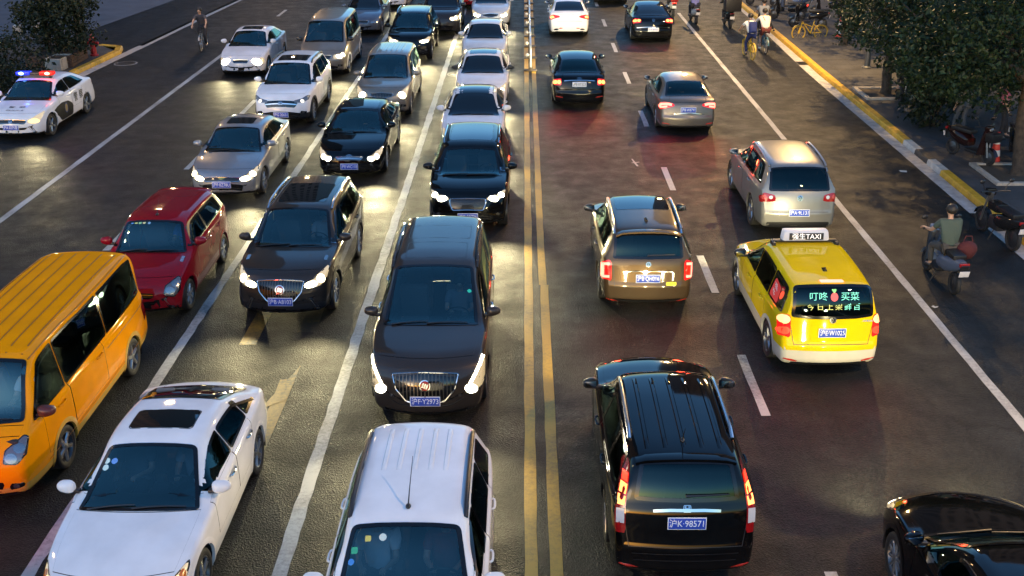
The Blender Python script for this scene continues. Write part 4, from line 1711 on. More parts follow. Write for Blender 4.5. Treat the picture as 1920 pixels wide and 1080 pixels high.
    if mirrors:
        for s in (1, -1):
            mb = MB()
            mb.tube([(s * .24, .40, 1.05), (s * .28, .40, 1.17), (s * .34, .37, 1.26)], .008, 6)
            mb.ball((s * .35, .365, 1.29), (.065, .022, .05))
            mb.build('wing_mirror', M_BLACK, root)
    if box:
        mb = MB()
        sx, sy, sz, mm, zz = box
        mb.box((0, -.72 - sy * .1, zz + sz / 2), (sx, sy, sz), 0, .03)
        mb.box((0, -.72 - sy * .1, zz + sz), (sx + .03, sy + .03, .05), 0, .015)
        mb.build('rear_box', mm, root)
    if basket:
        mb = MB()
        mb.box((0, .72, .80), (.34, .26, .24), 0, .03, None, 1.1)
        mb.build('basket', M_BLACK, root)
    mb = MB()
    mb.tube([(-.13, -.05, .32), (-.20, .02, .04)], .012, 6)
    mb.build('kickstand', M_RIMD, root)
    return root


def bicycle(name, label, x, y, rz, col, group=None, basket=True, wheelcol=None, lean=0.0):
    root = empty(name, (x, y, 0), rz, label, 'bicycle', group)
    root.rotation_euler = (0, lean, rz)
    r = .33
    for wy in (.53, -.50):
        mb = MB()
        torus(mb, (0, 0, 0), r - .02, .02, 32, 6)
        w = mb.build('wheel', wheelcol or M_TYRE, root, (0, wy, r))
        mb = MB()
        torus(mb, (0, 0, 0), r - .045, .010, 32, 5)
        for i in range(10):
            t = math.pi * i / 5
            mb.tube([(0, 0, 0), (0, (r - .05) * math.cos(t), (r - .05) * math.sin(t))], .004, 4)
        mb.tube([(-.05, 0, 0), (.05, 0, 0)], .025, 8)
        mb.build('rim', wheelcol or M_RIM, w)
    mb = MB()
    mb.tube([(0, .40, .82), (0, -.02, .30)], .024, 8)
    mb.tube([(0, -.02, .30), (0, -.16, .84)], .022, 8)
    mb.tube([(0, .38, .74), (0, -.10, .58)], .018, 8)
    for s in (1, -1):
        mb.tube([(s * .03, -.02, .30), (s * .055, -.50, r)], .013, 6)
        mb.tube([(s * .03, -.13, .70), (s * .055, -.50, r)], .012, 6)
        mb.tube([(s * .03, .40, .80), (s * .05, .53, r)], .016, 6)
    mb.build('frame', col, root)
    mb = MB()
    mb.ball((0, -.20, .88), (.10, .14, .04))
    mb.ball((0, -.06, .885), (.04, .11, .03))
    mb.build('saddle', M_BLACK, root)
    mb = MB()
    mb.tube([(-.28, .34, 1.03), (-.16, .42, 1.02), (0, .40, .98), (.16, .42, 1.02), (.28, .34, 1.03)], .013, 6)
    mb.tube([(0, .40, .98), (0, .40, .80)], .016, 6)
    mb.build('handlebar', M_BLACK, root)
    mb = MB()
    mb.lathe([(.0, .05), (.10, .05), (.10, .035), (0, .035)], (0, -.02, .30), 'X', 16)
    for s in (1, -1):
        mb.tube([(s * .06, -.02, .30), (s * .07, -.02 + s * .12, .30 - s * .11)], .012, 6)
        mb.box((s * .12, -.02 + s * .12, .30 - s * .11), (.09, .07, .025), 0, .008)
    mb.build('crank', M_RIMD, root)
    mb = MB()
    for wy, a0, a1 in ((.53, 30, 150), (-.50, 20, 170)):
        vs, n = [], 10
        for i in range(n):
            t = lerp(R(a0), R(a1), i / (n - 1))
            for dx in (-.03, .03):
                vs.append((dx, wy + (r + .025) * math.cos(t), r + (r + .025) * math.sin(t)))
        mb.add(vs, [(i * 2, i * 2 + 1, i * 2 + 3, i * 2 + 2) for i in range(n - 1)])
    mb.build('mudguard', wheelcol or col, root)
    if basket:
        mb = MB()
        for zz, k in ((.80, .8), (.90, .9), (1.0, 1.0)):
            mb.tube([(-.17 * k, .46, zz), (.17 * k, .46, zz), (.17 * k, .72 * (.5 + k / 2), zz), (-.17 * k, .72 * (.5 + k / 2), zz)], .006, 5, closed=True)
        for xx, yy in ((-.17, .46), (.17, .46), (.17, .70), (-.17, .70), (0, .46), (0, .70), (.17, .58), (-.17, .58)):
            mb.tube([(xx * .8, yy, .80), (xx, yy, 1.0)], .005, 4)
        mb.box((0, .58, .80), (.28, .24, .01))
        mb.build('basket', M_BLACK, root)
    return root


# ---------------------------------------------------------------- trees
def leaf_mat(name, dark, light):
    if name in MATS: return MATS[name]
    m = mat(name, dark, .55, spec=.25)
    nt = m.node_tree
    b = nt.nodes['Principled BSDF']
    ge = nt.nodes.new('ShaderNodeNewGeometry')
    cr = nt.nodes.new('ShaderNodeValToRGB')
    cr.color_ramp.elements[0].color = (*dark, 1)
    cr.color_ramp.elements[1].color = (*light, 1)
    nt.links.new(ge.outputs['Random Per Island'], cr.inputs[0])
    nt.links.new(cr.outputs[0], b.inputs['Base Color'])
    return m


M_LEAF = leaf_mat('plane_tree_leaves', (.004, .013, .006), (.014, .034, .012))
M_LEAF2 = leaf_mat('shrub_leaves', (.004, .010, .004), (.016, .024, .008))
M_BARK = mat('bark', (.055, .043, .032), .9, vary=(.025, .02, .016), vscale=9, bump=.8, bscale=22)


def leaves(seed, blobs, per, size, m, name='crown'):
    """leaf-sized faces in clumps through the crown's volume"""
    rnd = random.Random(seed)
    vs, fs = [], []
    for cx, cy, cz, rx, ry, rz, k in blobs:
        for c in range(int(k)):
            # one clump on or in the blob
            while True:
                d = Vector((rnd.uniform(-1, 1), rnd.uniform(-1, 1), rnd.uniform(-1, 1)))
                if .05 < d.length < 1: break
            d = d.normalized() * (d.length ** .45) * (1.0 if rnd.random() < .8 else rnd.uniform(1.0, 1.28))
            cc = Vector((cx + d.x * rx, cy + d.y * ry, cz + d.z * rz))
            cr_ = rnd.uniform(.22, .5)
            for q in range(per):
                e = Vector((rnd.gauss(0, 1), rnd.gauss(0, 1), rnd.gauss(0, .7))) * cr_ * .55
                p = cc + e
                sz = size * rnd.uniform(.6, 1.35)
                n = Vector((rnd.gauss(0, .7), rnd.gauss(0, .7), rnd.gauss(.6, .6)))
                if n.length < .1: n = Vector((0, 0, 1))
                n.normalize()
                a = n.orthogonal().normalized()
                a = Matrix.Rotation(rnd.uniform(0, 6.28), 3, n) @ a
                b_ = n.cross(a)
                i = len(vs)
                vs += [p - a * sz * .5, p + b_ * sz * .32 + n * sz * .07, p + a * sz * .55 - n * sz * .08, p - b_ * sz * .32 + n * sz * .07]
                fs.append((i, i + 1, i + 2))
                fs.append((i, i + 2, i + 3))
    me = bpy.data.meshes.new(name)
    me.from_pydata([tuple(v) for v in vs], [], fs)
    me.materials.append(m)
    return me


def trunk_mesh(seed, ht, r0, tips, lean=(0, 0)):
    rnd = random.Random(seed)
    mb = MB()
    top = Vector((lean[0], lean[1], ht))
    pts = [Vector((0, 0, -.05)).lerp(top, t) + Vector((rnd.uniform(-.05, .05), rnd.uniform(-.05, .05), 0)) for t in (0, .08, .25, .5, .75, 1)]
    mb.tube(pts, [r0 * 1.45, r0 * 1.1, r0, r0 * .92, r0 * .85, r0 * .75], 12)
    for tx, ty, tz in tips:
        e = Vector((tx, ty, tz))
        s = pts[-1].lerp(pts[-2], rnd.uniform(0, .8))
        mid = s.lerp(e, .5) + Vector((0, 0, .25))
        mb.tube([s, s.lerp(mid, .5) + Vector((rnd.uniform(-.08, .08), rnd.uniform(-.08, .08), .05)), mid, e], [r0 * .55, r0 * .42, r0 * .3, r0 * .1], 8)
        for k in range(3):
            q = mid.lerp(e, rnd.uniform(0, .7))
            w = q + Vector((rnd.uniform(-.9, .9), rnd.uniform(-.9, .9), rnd.uniform(.1, .8)))
            mb.tube([q, q.lerp(w, .5) + Vector((0, 0, .08)), w], [r0 * .2, r0 * .13, r0 * .04], 6)
    return mb.mesh('trunk', M_BARK)


def tree(label, x, y, ht, r0, blobs, per, size, seed, group, lean=(0, 0), m=M_LEAF, z=0.12):
    root = empty('plane_tree', (x, y, z), 0, label, 'tree', group)
    tips = [(b[0], b[1], b[2]) for b in blobs]
    link('trunk', trunk_mesh(seed, ht, r0, tips, lean), root)
    link('crown', leaves(seed, blobs, per, size, m), root)
    return root
# ---------------------------------------------------------------- ground
def asphalt(name, dark, light, grain=1.0):
    m = mat(name, dark, .6, spec=.20)
    nt = m.node_tree
    b = nt.nodes['Principled BSDF']
    N, K = nt.nodes, nt.links
    tc = N.new('ShaderNodeTexCoord')

    def noise(scale, detail, rough=.5, mp=None):
        n = N.new('ShaderNodeTexNoise')
        n.inputs['Scale'].default_value = scale
        n.inputs['Detail'].default_value = detail
        n.inputs['Roughness'].default_value = rough
        src = tc.outputs['Object']
        if mp:
            q = N.new('ShaderNodeMapping')
            q.inputs['Scale'].default_value = mp
            K.new(src, q.inputs[0])
            src = q.outputs[0]
        K.new(src, n.inputs['Vector'])
        return n.outputs['Fac']

    def mixc(kind, fac, a, c):
        x = N.new('ShaderNodeMix')
        x.data_type = 'RGBA'
        x.blend_type = kind
        if isinstance(fac, float): x.inputs[0].default_value = fac
        else: K.new(fac, x.inputs[0])
        for sock, v in ((6, a), (7, c)):
            if isinstance(v, tuple): x.inputs[sock].default_value = (*v, 1)
            else: K.new(v, x.inputs[sock])
        return x.outputs[2]

    def rng(f, a, c, d, e):
        r = N.new('ShaderNodeMapRange')
        r.inputs['From Min'].default_value, r.inputs['From Max'].default_value = a, c
        r.inputs['To Min'].default_value, r.inputs['To Max'].default_value = d, e
        K.new(f, r.inputs['Value'])
        return r.outputs[0]
    base = mixc('MIX', rng(noise(.55, 6, .6), .35, .68, 0, 1), dark, light)
    lanes = rng(noise(1.0, 3, .5, (1.5, .035, 1)), .3, .7, .72, 1.18)
    base = mixc('MULTIPLY', 1.0, base, lanes)
    v = N.new('ShaderNodeTexVoronoi')
    v.inputs['Scale'].default_value = 42
    K.new(tc.outputs['Object'], v.inputs['Vector'])
    stones = rng(v.outputs['Color'], .15, .9, .48, 1.6)
    base = mixc('MULTIPLY', grain, base, stones)
    fine = rng(noise(95, 2, .7), .3, .75, .55, 1.5)
    base = mixc('MULTIPLY', grain * .8, base, fine)
    # patched and cracked: old repairs, thin sealed cracks, pale polished wheel paths, oil down the lane middles
    v2 = N.new('ShaderNodeTexVoronoi')
    v2.inputs['Scale'].default_value = .22
    v2.feature = 'F1'
    wq = N.new('ShaderNodeMapping')
    wq.inputs['Scale'].default_value = (1.0, .35, 1)
    K.new(tc.outputs['Object'], wq.inputs[0])
    K.new(wq.outputs[0], v2.inputs['Vector'])
    base = mixc('MULTIPLY', 1.0, base, rng(v2.outputs['Color'], .1, .9, .78, 1.22))
    dn = N.new('ShaderNodeTexNoise')
    dn.inputs['Scale'].default_value = 1.3
    dn.inputs['Detail'].default_value = 5
    K.new(tc.outputs['Object'], dn.inputs['Vector'])
    va = N.new('ShaderNodeMix')
    va.data_type = 'RGBA'
    va.inputs[0].default_value = .30
    K.new(tc.outputs['Object'], va.inputs[6])
    K.new(dn.outputs['Color'], va.inputs[7])
    v3 = N.new('ShaderNodeTexVoronoi')
    v3.feature = 'DISTANCE_TO_EDGE'
    v3.inputs['Scale'].default_value = .42
    K.new(va.outputs[2], v3.inputs['Vector'])
    crack = rng(v3.outputs['Distance'], .0, .010, 1, 0)
    gate = rng(noise(.16, 2), .50, .60, 0, .75)
    cm = N.new('ShaderNodeMath')
    cm.operation = 'MULTIPLY'
    K.new(crack, cm.inputs[0])
    K.new(gate, cm.inputs[1])
    base = mixc('MIX', cm.outputs[0], base, tuple(c * .28 for c in dark))
    base = mixc('MULTIPLY', 1.0, base, rng(noise(2.2, 4, .7, (1, .22, 1)), .3, .75, .72, 1.22))
    K.new(base, b.inputs['Base Color'])
    K.new(rng(noise(1.7, 5, .6), .3, .7, .46, .70), b.inputs['Roughness'])
    bp = N.new('ShaderNodeBump')
    bp.inputs['Strength'].default_value = .7
    bp.inputs['Distance'].default_value = .012
    hh = N.new('ShaderNodeMath')
    hh.operation = 'ADD'
    K.new(v.outputs['Distance'], hh.inputs[0])
    K.new(noise(70, 3, .7), hh.inputs[1])
    K.new(hh.outputs[0], bp.inputs['Height'])
    K.new(bp.outputs[0], b.inputs['Normal'])
    return m


def road_paint(name, col, worn, wear=.5):
    m = mat(name, col, .55)
    nt = m.node_tree
    b = nt.nodes['Principled BSDF']
    tc = nt.nodes.new('ShaderNodeTexCoord')
    n1 = nt.nodes.new('ShaderNodeTexNoise')
    n1.inputs['Scale'].default_value = 14
    n1.inputs['Detail'].default_value = 9
    n1.inputs['Roughness'].default_value = .75
    n2 = nt.nodes.new('ShaderNodeTexNoise')
    n2.inputs['Scale'].default_value = .9
    n2.inputs['Detail'].default_value = 3
    ad = nt.nodes.new('ShaderNodeMath')
    ad.operation = 'ADD'
    cr = nt.nodes.new('ShaderNodeValToRGB')
    cr.color_ramp.elements[0].position = wear - .10
    cr.color_ramp.elements[1].position = wear + .12
    cr.color_ramp.elements[0].color = (*worn, 1)
    cr.color_ramp.elements[1].color = (*col, 1)
    hf = nt.nodes.new('ShaderNodeMath')
    hf.operation = 'MULTIPLY'
    hf.inputs[1].default_value = .5
    for n in (n1, n2): nt.links.new(tc.outputs['Object'], n.inputs['Vector'])
    nt.links.new(n1.outputs['Fac'], ad.inputs[0])
    nt.links.new(n2.outputs['Fac'], ad.inputs[1])
    nt.links.new(ad.outputs[0], hf.inputs[0])
    nt.links.new(hf.outputs[0], cr.inputs[0])
    nt.links.new(cr.outputs[0], b.inputs['Base Color'])
    return m


M_ASPH = asphalt('asphalt', (.0075, .008, .009), (.019, .019, .0195))
M_LINE = road_paint('white_road_paint', (.40, .40, .39), (.07, .07, .07), .435)
M_YEL = road_paint('yellow_road_paint', (.42, .235, .012), (.09, .06, .015), .42)
M_YELW = road_paint('worn_yellow_road_paint', (.24, .135, .012), (.014, .0145, .012), .53)
M_PAVE = mat('pavement_tile', (.050, .050, .053), .8, vary=(.03, .03, .033), vscale=1.3, bump=.3, bscale=30)
M_GUT = mat('gutter_stone', (.42, .41, .40), .7, vary=(.27, .265, .26), vscale=5)
M_KY = mat('yellow_kerb_paint', (.62, .36, .02), .5, vary=(.42, .24, .02), vscale=5)
M_KG = mat('kerb_stone', (.30, .30, .30), .75, vary=(.20, .2, .2), vscale=6)
M_KB = mat('black_kerb_paint', (.03, .03, .032), .6)
M_KW = mat('white_kerb_paint', (.52, .50, .46), .6, vary=(.38, .37, .35), vscale=6)


def sheet(name, pts, z, m, kind='structure', n=1):
    mb = MB()
    mb.add([(x, y, z) for x, y in pts], [tuple(range(len(pts)))])
    o = mb.build(name, m, smooth=False)
    tag(o, kind=kind)
    return o


def ribbon(name, pts, w, z, m, jit=.0, seed=1, step=.6):
    """painted line of width w along a polyline, with slightly uneven edges"""
    rnd = random.Random(seed)
    mb = MB()
    P = []
    for (x0, y0), (x1, y1) in zip(pts[:-1], pts[1:]):
        n = max(1, int(math.hypot(x1 - x0, y1 - y0) / step))
        P += [Vector((lerp(x0, x1, i / n), lerp(y0, y1, i / n))) for i in range(n)]
    P.append(Vector(pts[-1]))
    vs = []
    for i, p in enumerate(P):
        d = (P[min(i + 1, len(P) - 1)] - P[max(i - 1, 0)]).normalized()
        nn = Vector((-d.y, d.x))
        for s in (1, -1):
            q = p + nn * (s * w / 2 + rnd.uniform(-jit, jit))
            vs.append((q.x, q.y, z))
    mb.add(vs, [(2 * i, 2 * i + 1, 2 * i + 3, 2 * i + 2) for i in range(len(P) - 1)])
    o = mb.build(name, m, smooth=False)
    return tag(o, kind='structure')


sheet('road', [(-120, -30), (120, -30), (120, 400), (-120, 400)], 0, M_ASPH)

# lane lines
ribbon('lane_line', [(-3.05, 6), (-3.05, 110)], .19, .004, M_LINE, .014, 1, .3)
ribbon('lane_line', [(-6.17, 6), (-6.17, 110)], .17, .004, M_LINE, .013, 2, .3)
ribbon('lane_line', [(-12.40, 6), (-12.40, 47)], .17, .004, M_LINE, .008, 3)
for i in range(12):
    ribbon('lane_dash', [(-12.2, 53 + i * 6), (-12.2, 55 + i * 6)], .15, .004, M_LINE, .006, 30 + i)
for i in range(14):
    ribbon('lane_dash', [(-9.2, 9.5 + i * 6), (-9.2, 11.5 + i * 6)], .15, .004, M_LINE, .006, 50 + i)
dash_y = [8.6, 14.4, 19.2, 25.7, 32.0, 38.0, 43.9, 50.1, 56.2, 62, 68, 74]
for i, yy in enumerate(dash_y):
    ribbon('lane_dash', [(3.82, yy), (3.82, yy + (2.0 if i != 1 else 2.1))], .155, .004, M_LINE, .007, 70 + i)
ribbon('lane_line', [(7.77, 6), (7.77, 54)], .16, .004, M_LINE, .008, 4)
ribbon('centre_line', [(.085, 6), (.085, 110)], .165, .004, M_YEL, .008, 5)
ribbon('centre_line', [(.405, 6), (.405, 19.6), ], .165, .004, M_YEL, .008, 6)
ribbon('centre_line', [(.375, 19.6), (.36, 22), (.39, 110)], .155, .004, M_YEL, .006, 7)
# yellow turn arrow in the second lane, half under the cars
ribbon('painted_arrow', [(-3.98, 13.4), (-3.98, 15.6)], .24, .004, M_YELW, .01, 8)
sheet('painted_arrow', [(-4.22, 14.6), (-3.86, 14.9), (-3.86, 16.1)], .008, M_YELW)
ribbon('painted_arrow', [(-4.98, 16.9), (-4.98, 18.6)], .30, .004, M_YELW, .01, 9)
ribbon('painted_arrow', [(-4.02, 17.4), (-4.02, 18.6)], .32, .004, M_YELW, .01, 10)
# small white survey cross and scraps
ribbon('painted_mark', [(3.12, 27.8), (3.02, 28.5)], .05, .004, M_LINE, .012, 11, .2)
ribbon('painted_mark', [(2.98, 28.1), (3.20, 28.18)], .05, .008, M_LINE, .01, 12, .1)


def manhole(label, x, y, r, z=.004):
    mb = MB()
    mb.lathe([(r, z), (r * .86, z + .008), (r * .84, z + .002), (0, z + .004)], (x, y, 0), n=32, m=0)
    mb.lathe([(r * 1.12, z + .001), (r, z + .006)], (x, y, 0), n=32, m=1)
    for k in range(-3, 4):
        mb.box((x + k * r * .2, y, z + .008), (r * .06, r * 1.1, .006), 0)
    o = mb.build('manhole_cover', [mat('cast_iron', (.05, .045, .042), .5, .6), M_KG])
    tag(o, label, 'manhole')
    return o


manhole('round manhole cover in the lane gap by the yellow reflection, behind the white sedans', -2.45, 39.6, .42)
manhole('round manhole cover near the red fire hydrant on the left roadside', -15.75, 41.6, .40)

# ---- right pavement, gutter and kerb
KX = 11.12
ribbon('gutter', [(10.93, 4), (10.93, 40), (11.2, 52), (11.5, 120)], .36, .004, M_GUT, .006, 20)
mb = MB()
mb.add([(KX + .24, 2, .13), (60, 2, .13), (60, 200, .13), (KX + .66, 200, .13), (KX + .36, 52, .13), (KX + .24, 40, .13)], [(0, 1, 2, 3, 4, 5)])
tag(mb.build('pavement', M_PAVE, smooth=False), kind='structure')


def kerb_x(y): return KX if y < 40 else (lerp(KX, KX + .12, (y - 40) / 12) if y < 52 else KX + .12 + (y - 52) * .004)


mb = MB()
yy = 4.0
seg = 0
while yy < 110:
    ln = 1.0
    y1 = yy + ln - .006
    if 26.55 < yy < 29.3:
        m_ = {0: 2, 1: 3, 2: 2}[int((yy - 26.4) / 1.0) % 3]
    else:
        m_ = 0
    x0, x1 = kerb_x(yy), kerb_x(y1)
    vs = []
    for xx, y_ in ((x0, yy), (x1, y1)):
        vs += [(xx, y_, 0), (xx + .015, y_, .115), (xx + .04, y_, .145), (xx + .235, y_, .145), (xx + .25, y_, .12)]
    mb.add(vs, [(k, k + 1, k + 6, k + 5) for k in range(4)], m_)
    yy += ln
k = mb.build('kerb', [M_KY, M_KG, M_KW, M_KB])
tag(k, kind='structure')
# tile joints on the pavement: pale edging bands and dark joints
M_EDG = mat('edging_stone', (.40, .36, .30), .75, vary=(.3, .27, .23), vscale=7)
M_JOINT = mat('paving_joint', (.05, .05, .05), .9)
mb = MB()
for i in range(60):
    mb.box((KX + 3.3, 12 + i * .9, .1335), (6.0, .012, .001))
for i in range(8):
    mb.box((KX + .75 + i * .8, 40, .1338), (.012, 62, .001))
tag(mb.build('pavement_joint', M_JOINT, smooth=False), kind='structure')


def tree_pit(x, y, w, d):
    mb = MB()
    for c, s in (((x - w / 2, y, .16), (.14, d + .14, .09)), ((x + w / 2, y, .16), (.14, d + .14, .09)), ((x, y - d / 2, .1605), (w - .145, .14, .088)), ((x, y + d / 2, .1605), (w - .145, .14, .088))):
        mb.box(c, s, 0, .012)
    o = mb.build('tree_pit', M_EDG)
    tag(o, 'square stone tree pit edging ' + ('around the thick trunk by the cone' if y < 30 else 'around the second trunk beyond the pedestrians'), 'tree pit')
    s = MB()
    s.box((x, y, .145), (w - .14, d - .14, .03))
    s.build('soil', mat('soil', (.035, .028, .02), .95, vary=(.06, .045, .03), vscale=12), o)
    return o


# ---- left roadside
LK = [(-17.6, 2), (-17.1, 25), (-16.85, 40), (-16.45, 46), (-15.95, 54), (-15.3, 64), (-14.4, 80), (-13, 110)]
ribbon('gutter', [(x + .2, y) for x, y in LK], .38, .004, mat('pale_gutter_stone', (.40, .37, .34), .7, vary=(.30, .28, .26), vscale=3), .008, 21)
mb = MB()
pts = [(x - .02, y) for x, y in LK]
for (x0, y0), (x1, y1), c in [((-17.6, 2), (-17.1, 25), 0), ((-17.1, 25), (-16.85, 40), 0), ((-16.85, 40), (-16.62, 43.6), 0), ((-16.62, 43.6), (-16.9, 44.6), 0), ((-16.9, 44.6), (-17.9, 45.0), 0)]:
    n = max(1, int((y1 - y0)))
    for i in range(n):
        a, b = i / n, (i + 1) / n - .012 / max(.1, y1 - y0)
        vs = []
        d = Vector((x1 - x0, y1 - y0)).normalized()
        nn = Vector((-d.y, d.x))
        for t in (a, b):
            p = Vector((lerp(x0, x1, t), lerp(y0, y1, t)))
            for off, z in ((0, 0), (.015, .12), (.04, .15), (.26, .15), (.275, .12)):
                q = p + nn * off
                vs.append((q.x, q.y, z))
        mb.add(vs, [(k, k + 1, k + 6, k + 5) for k in range(4)], 0)
        mb.add(vs[:5], [(0, 1, 2, 3, 4)], 1)
        mb.add(vs[5:], [(4, 3, 2, 1, 0)], 1)
tag(mb.build('kerb', [M_KY, M_KG]), kind='structure')
mb = MB()
mb.add([(-17.85, 2, .12), (-17.35, 25, .12), (-17.1, 40, .12), (-16.9, 43.6, .12), (-17.9, 44.8, .12), (-19.5, 45.2, .12), (-60, 45.2, .12), (-60, 2, .12)], [(0, 1, 2, 3, 4, 5, 6, 7)])
tag(mb.build('pavement', M_PAVE, smooth=False), kind='structure')
sheet('side_road', [(-16.3, 45.3), (-60, 45.3), (-60, 70), (-15.4, 70), (-15.0, 64), (-15.8, 54)], .004, asphalt('side_asphalt', (.008, .009, .011), (.014, .015, .017), .6))
sheet('forecourt', [(-20.2, 47.0), (-60, 40), (-60, 140), (-17.5, 140), (-18.4, 63)], .012, mat('pale_paving', (.10, .098, .115), .8, vary=(.075, .074, .085), vscale=1.1, bump=.2))

# ---------------------------------------------------------------- street lamps (lit)
M_POLE = mat('grey_lamp_pole', (.10, .105, .11), .45, .5)
M_LAMPGLOW = mat('street_lamp_lens', (.9, .8, .6), .3, emit=(1, .64, .26), es=12 * LAMP)


def street_lamp(label, x, y, arm, ht, energy, z=.12, mast=True, col=(1, .62, .24)):
    root = empty('street_lamp', (x, y, z), 0, label, 'street lamp', 'street lamps along the road')
    mb = MB()
    mb.lathe([(.20, 0), (.20, .04), (.12, .08), (.105, .5), (.10, .9), (.085, .95), (.055, ht)], n=16)
    mb.build('pole', M_POLE, root)
    mb = MB()
    mb.tube([(0, 0, ht - .3), (arm * .25, 0, ht + .1), (arm * .6, 0, ht + .28), (arm, 0, ht + .3)], [.05, .045, .04, .035], 10)
    mb.build('arm', M_POLE, root)
    s = math.copysign(1, arm)
    mb = MB()
    mb.box((arm + s * .28, 0, ht + .32), (.72, .28, .13), 0, .05)
    hd = mb.build('lamp_head', M_POLE, root)
    mb = MB()
    mb.ball((arm + s * .30, 0, ht + .255), (.26, .11, .05), n=18, k=8)
    mb.build('lens', M_LAMPGLOW, hd)
    k = bpy.data.lights.new('street_lamp_light', 'POINT')
    k.energy = energy * LAMP
    k.color = col
    k.shadow_soft_size = .22
    o = bpy.data.objects.new('street_lamp_light', k)
    COL.objects.link(o)
    o.parent = hd
    o.location = (arm + s * .30, 0, ht + .18)
    return root


EL = 3100
street_lamp('tall grey street lamp on the right pavement among the plane trees', 13.1, 40.2, -1.6, 9.6, EL)
street_lamp('tall grey street lamp on the near right pavement outside the view', 12.1, 11.0, -1.6, 9.6, EL * .45)
street_lamp('tall grey street lamp on the far right pavement past the scooters', 12.4, 66.0, -1.6, 9.6, EL)
street_lamp('tall grey street lamp rising behind the big shrub on the left', -18.6, 42.5, 2.4, 9.6, EL * .12, col=(1, .62, .28))
street_lamp('tall grey street lamp on the near left pavement outside the view', -18.6, 15.0, 2.4, 9.6, EL * .12, col=(1, .62, .28))
street_lamp('tall grey street lamp on the far left side past the forecourt', -18.2, 70.0, 2.4, 9.6, EL * .2, z=.012, col=(1, .62, .28))
# ---------------------------------------------------------------- vehicles coming towards the camera
WHITE = paint('white_paint', (.78, .77, .78))
PEARL = paint('pearl_white_paint', (.66, .63, .64))
BROWN = paint('dark_brown_paint', (.042, .033, .028), .35)
GREY = paint('dark_grey_paint', (.03, .029, .03), .3)
BLACKP = paint('black_paint', (.0016, .0016, .002))
SILVER = paint('silver_paint', (.30, .30, .31), .6)
CHAMP = paint('champagne_paint', (.24, .21, .175), .55)
TAUPE = paint('taupe_paint', (.16, .135, .115), .55)
GOLD = paint('golden_brown_paint', (.075, .048, .026), .5)
RED = paint('red_paint', (.24, .004, .012))
ORANGE = paint('orange_yellow_paint', (.88, .31, .001), coat=.45)
YELLOW = paint('taxi_yellow_paint', (.72, .50, .003))
CREAM = paint('cream_lower_paint', (.55, .51, .42))
BLUEG = paint('blue_grey_paint', (.10, .12, .16), .5)
REDB = paint('bright_red_paint', (.45, .012, .012))
M_SATIN = mat('satin_rail', (.55, .55, .57), .25, 1)
G_ON = 'vehicles queuing towards the camera'
G_OFF = 'vehicles driving away from the camera'

# nearest lane by the yellow lines
A1 = make_car('suv', 'white car with black roof rails and windscreen stickers at the bottom edge', 'car', 'suv', -1.28, 9.75, WHITE, spec=dict(L=4.45, W=1.80, H=1.66, wtop=.075, cowl=.245),
              rails=(-.38, .035, M_BLACK, .97), ribs=(-.36, -.14, (-.55, -.28, 0, .28, .55)), whip=(.02, .62), group=G_ON, lit=None, beam=0, tail='upright', rwiper=True,
              stickers=[('square', -.40, .74, .032, (.55, .5, .12)), ('round', -.24, .75, .042, (.55, .65, .6)), ('square', -.54, .62, .036, (.03, .35, .2)), ('round', -.57, .50, .036, (.04, .22, .6))], plate='沪A 6D208')
A2 = make_car('minivan', 'dark brown minivan with chrome waterfall grille and blue plate', 'minivan', 'mpv', -1.51, 16.6, BROWN, spec=dict(H=1.84), head='long', lit=M_HLW, grille=(.50, -.47, -.035, 17, 'waterfall'),
              emblem='shields', emb_v=-.22, emb_s=.085, plate='沪F·Y2973', plate_z=.50, skid=-.80, vents=.0, group=G_ON, roof_seams=[(-.13, .0, .72), (-.30, -.17, .76)], ribs=None,
              bulb=[(.735, -.235, .085, .06, .1)], drl=[(.72, -.16), (.80, -.02), (.875, .16), (.915, .31)], beam=70, tail='pillar', intake=(.60, -.70, -.62), fog_v=-.56, chrome_dlo=True, clad=False, chrome_handle=True,
              stickers=[('round', .60, .70, .035, (.02, .5, .35))], rim='ten', rails=(-.40, .03, GREY, .985), rwiper=True)
A3 = make_car('suv', 'black suv with bright headlights half hidden behind the brown minivan', 'car', 'suv', -1.28, 24.7, BLACKP, spec=dict(L=4.45, W=1.88, H=1.66, cowl=.262, wtop=.10), head='slim', lit=M_HLW, head_v=.02,
              bulb=[(.62, -.05, .10, .06), (.80, .06, .06, .05)], beam=110, grille=(.40, -.30, -.06, 8, 'bars'), group=G_ON, rails=(-.38, .03, M_CHROME, .96), sunroof=[(-.30, .02, .74)], chrome_dlo=True, plate='沪C 5B736')
A4 = make_car('sedan', 'white car with an all black glass roof behind the black suv', 'car', 'fastback', -1.46, 30.6, PEARL, lod=1, spec=dict(L=4.6, H=1.5), head='swept', lit=M_HL, beam=70,
              sunroof=[(-.19, .078, .90)], group=G_ON, grille=(.30, -.13, -.03, 3, 'bars'), mirror=PEARL)
A5 = make_car('sedan', 'white sedan with sunroof, third from the front in the white trio', 'car', 'sedan', -1.41, 36.4, PEARL, lod=1, head='swept', lit=M_HL, sunroof=[(-.12, .03, .72)], fin=None, group=G_ON, grille=(.30, -.13, -.03, 3, 'bars'), mirror=M_BLACK, beam=70)
A6 = make_car('sedan', 'silvery white sedan with plain roof between two other white cars', 'car', 'sedan', -1.55, 42.8, paint('cool_white_paint', (.55, .56, .58), .2), lod=1, head='box', lit=M_HLW, group=G_ON, grille=(.34, -.15, -.03, 4, 'bars'), beam=70)
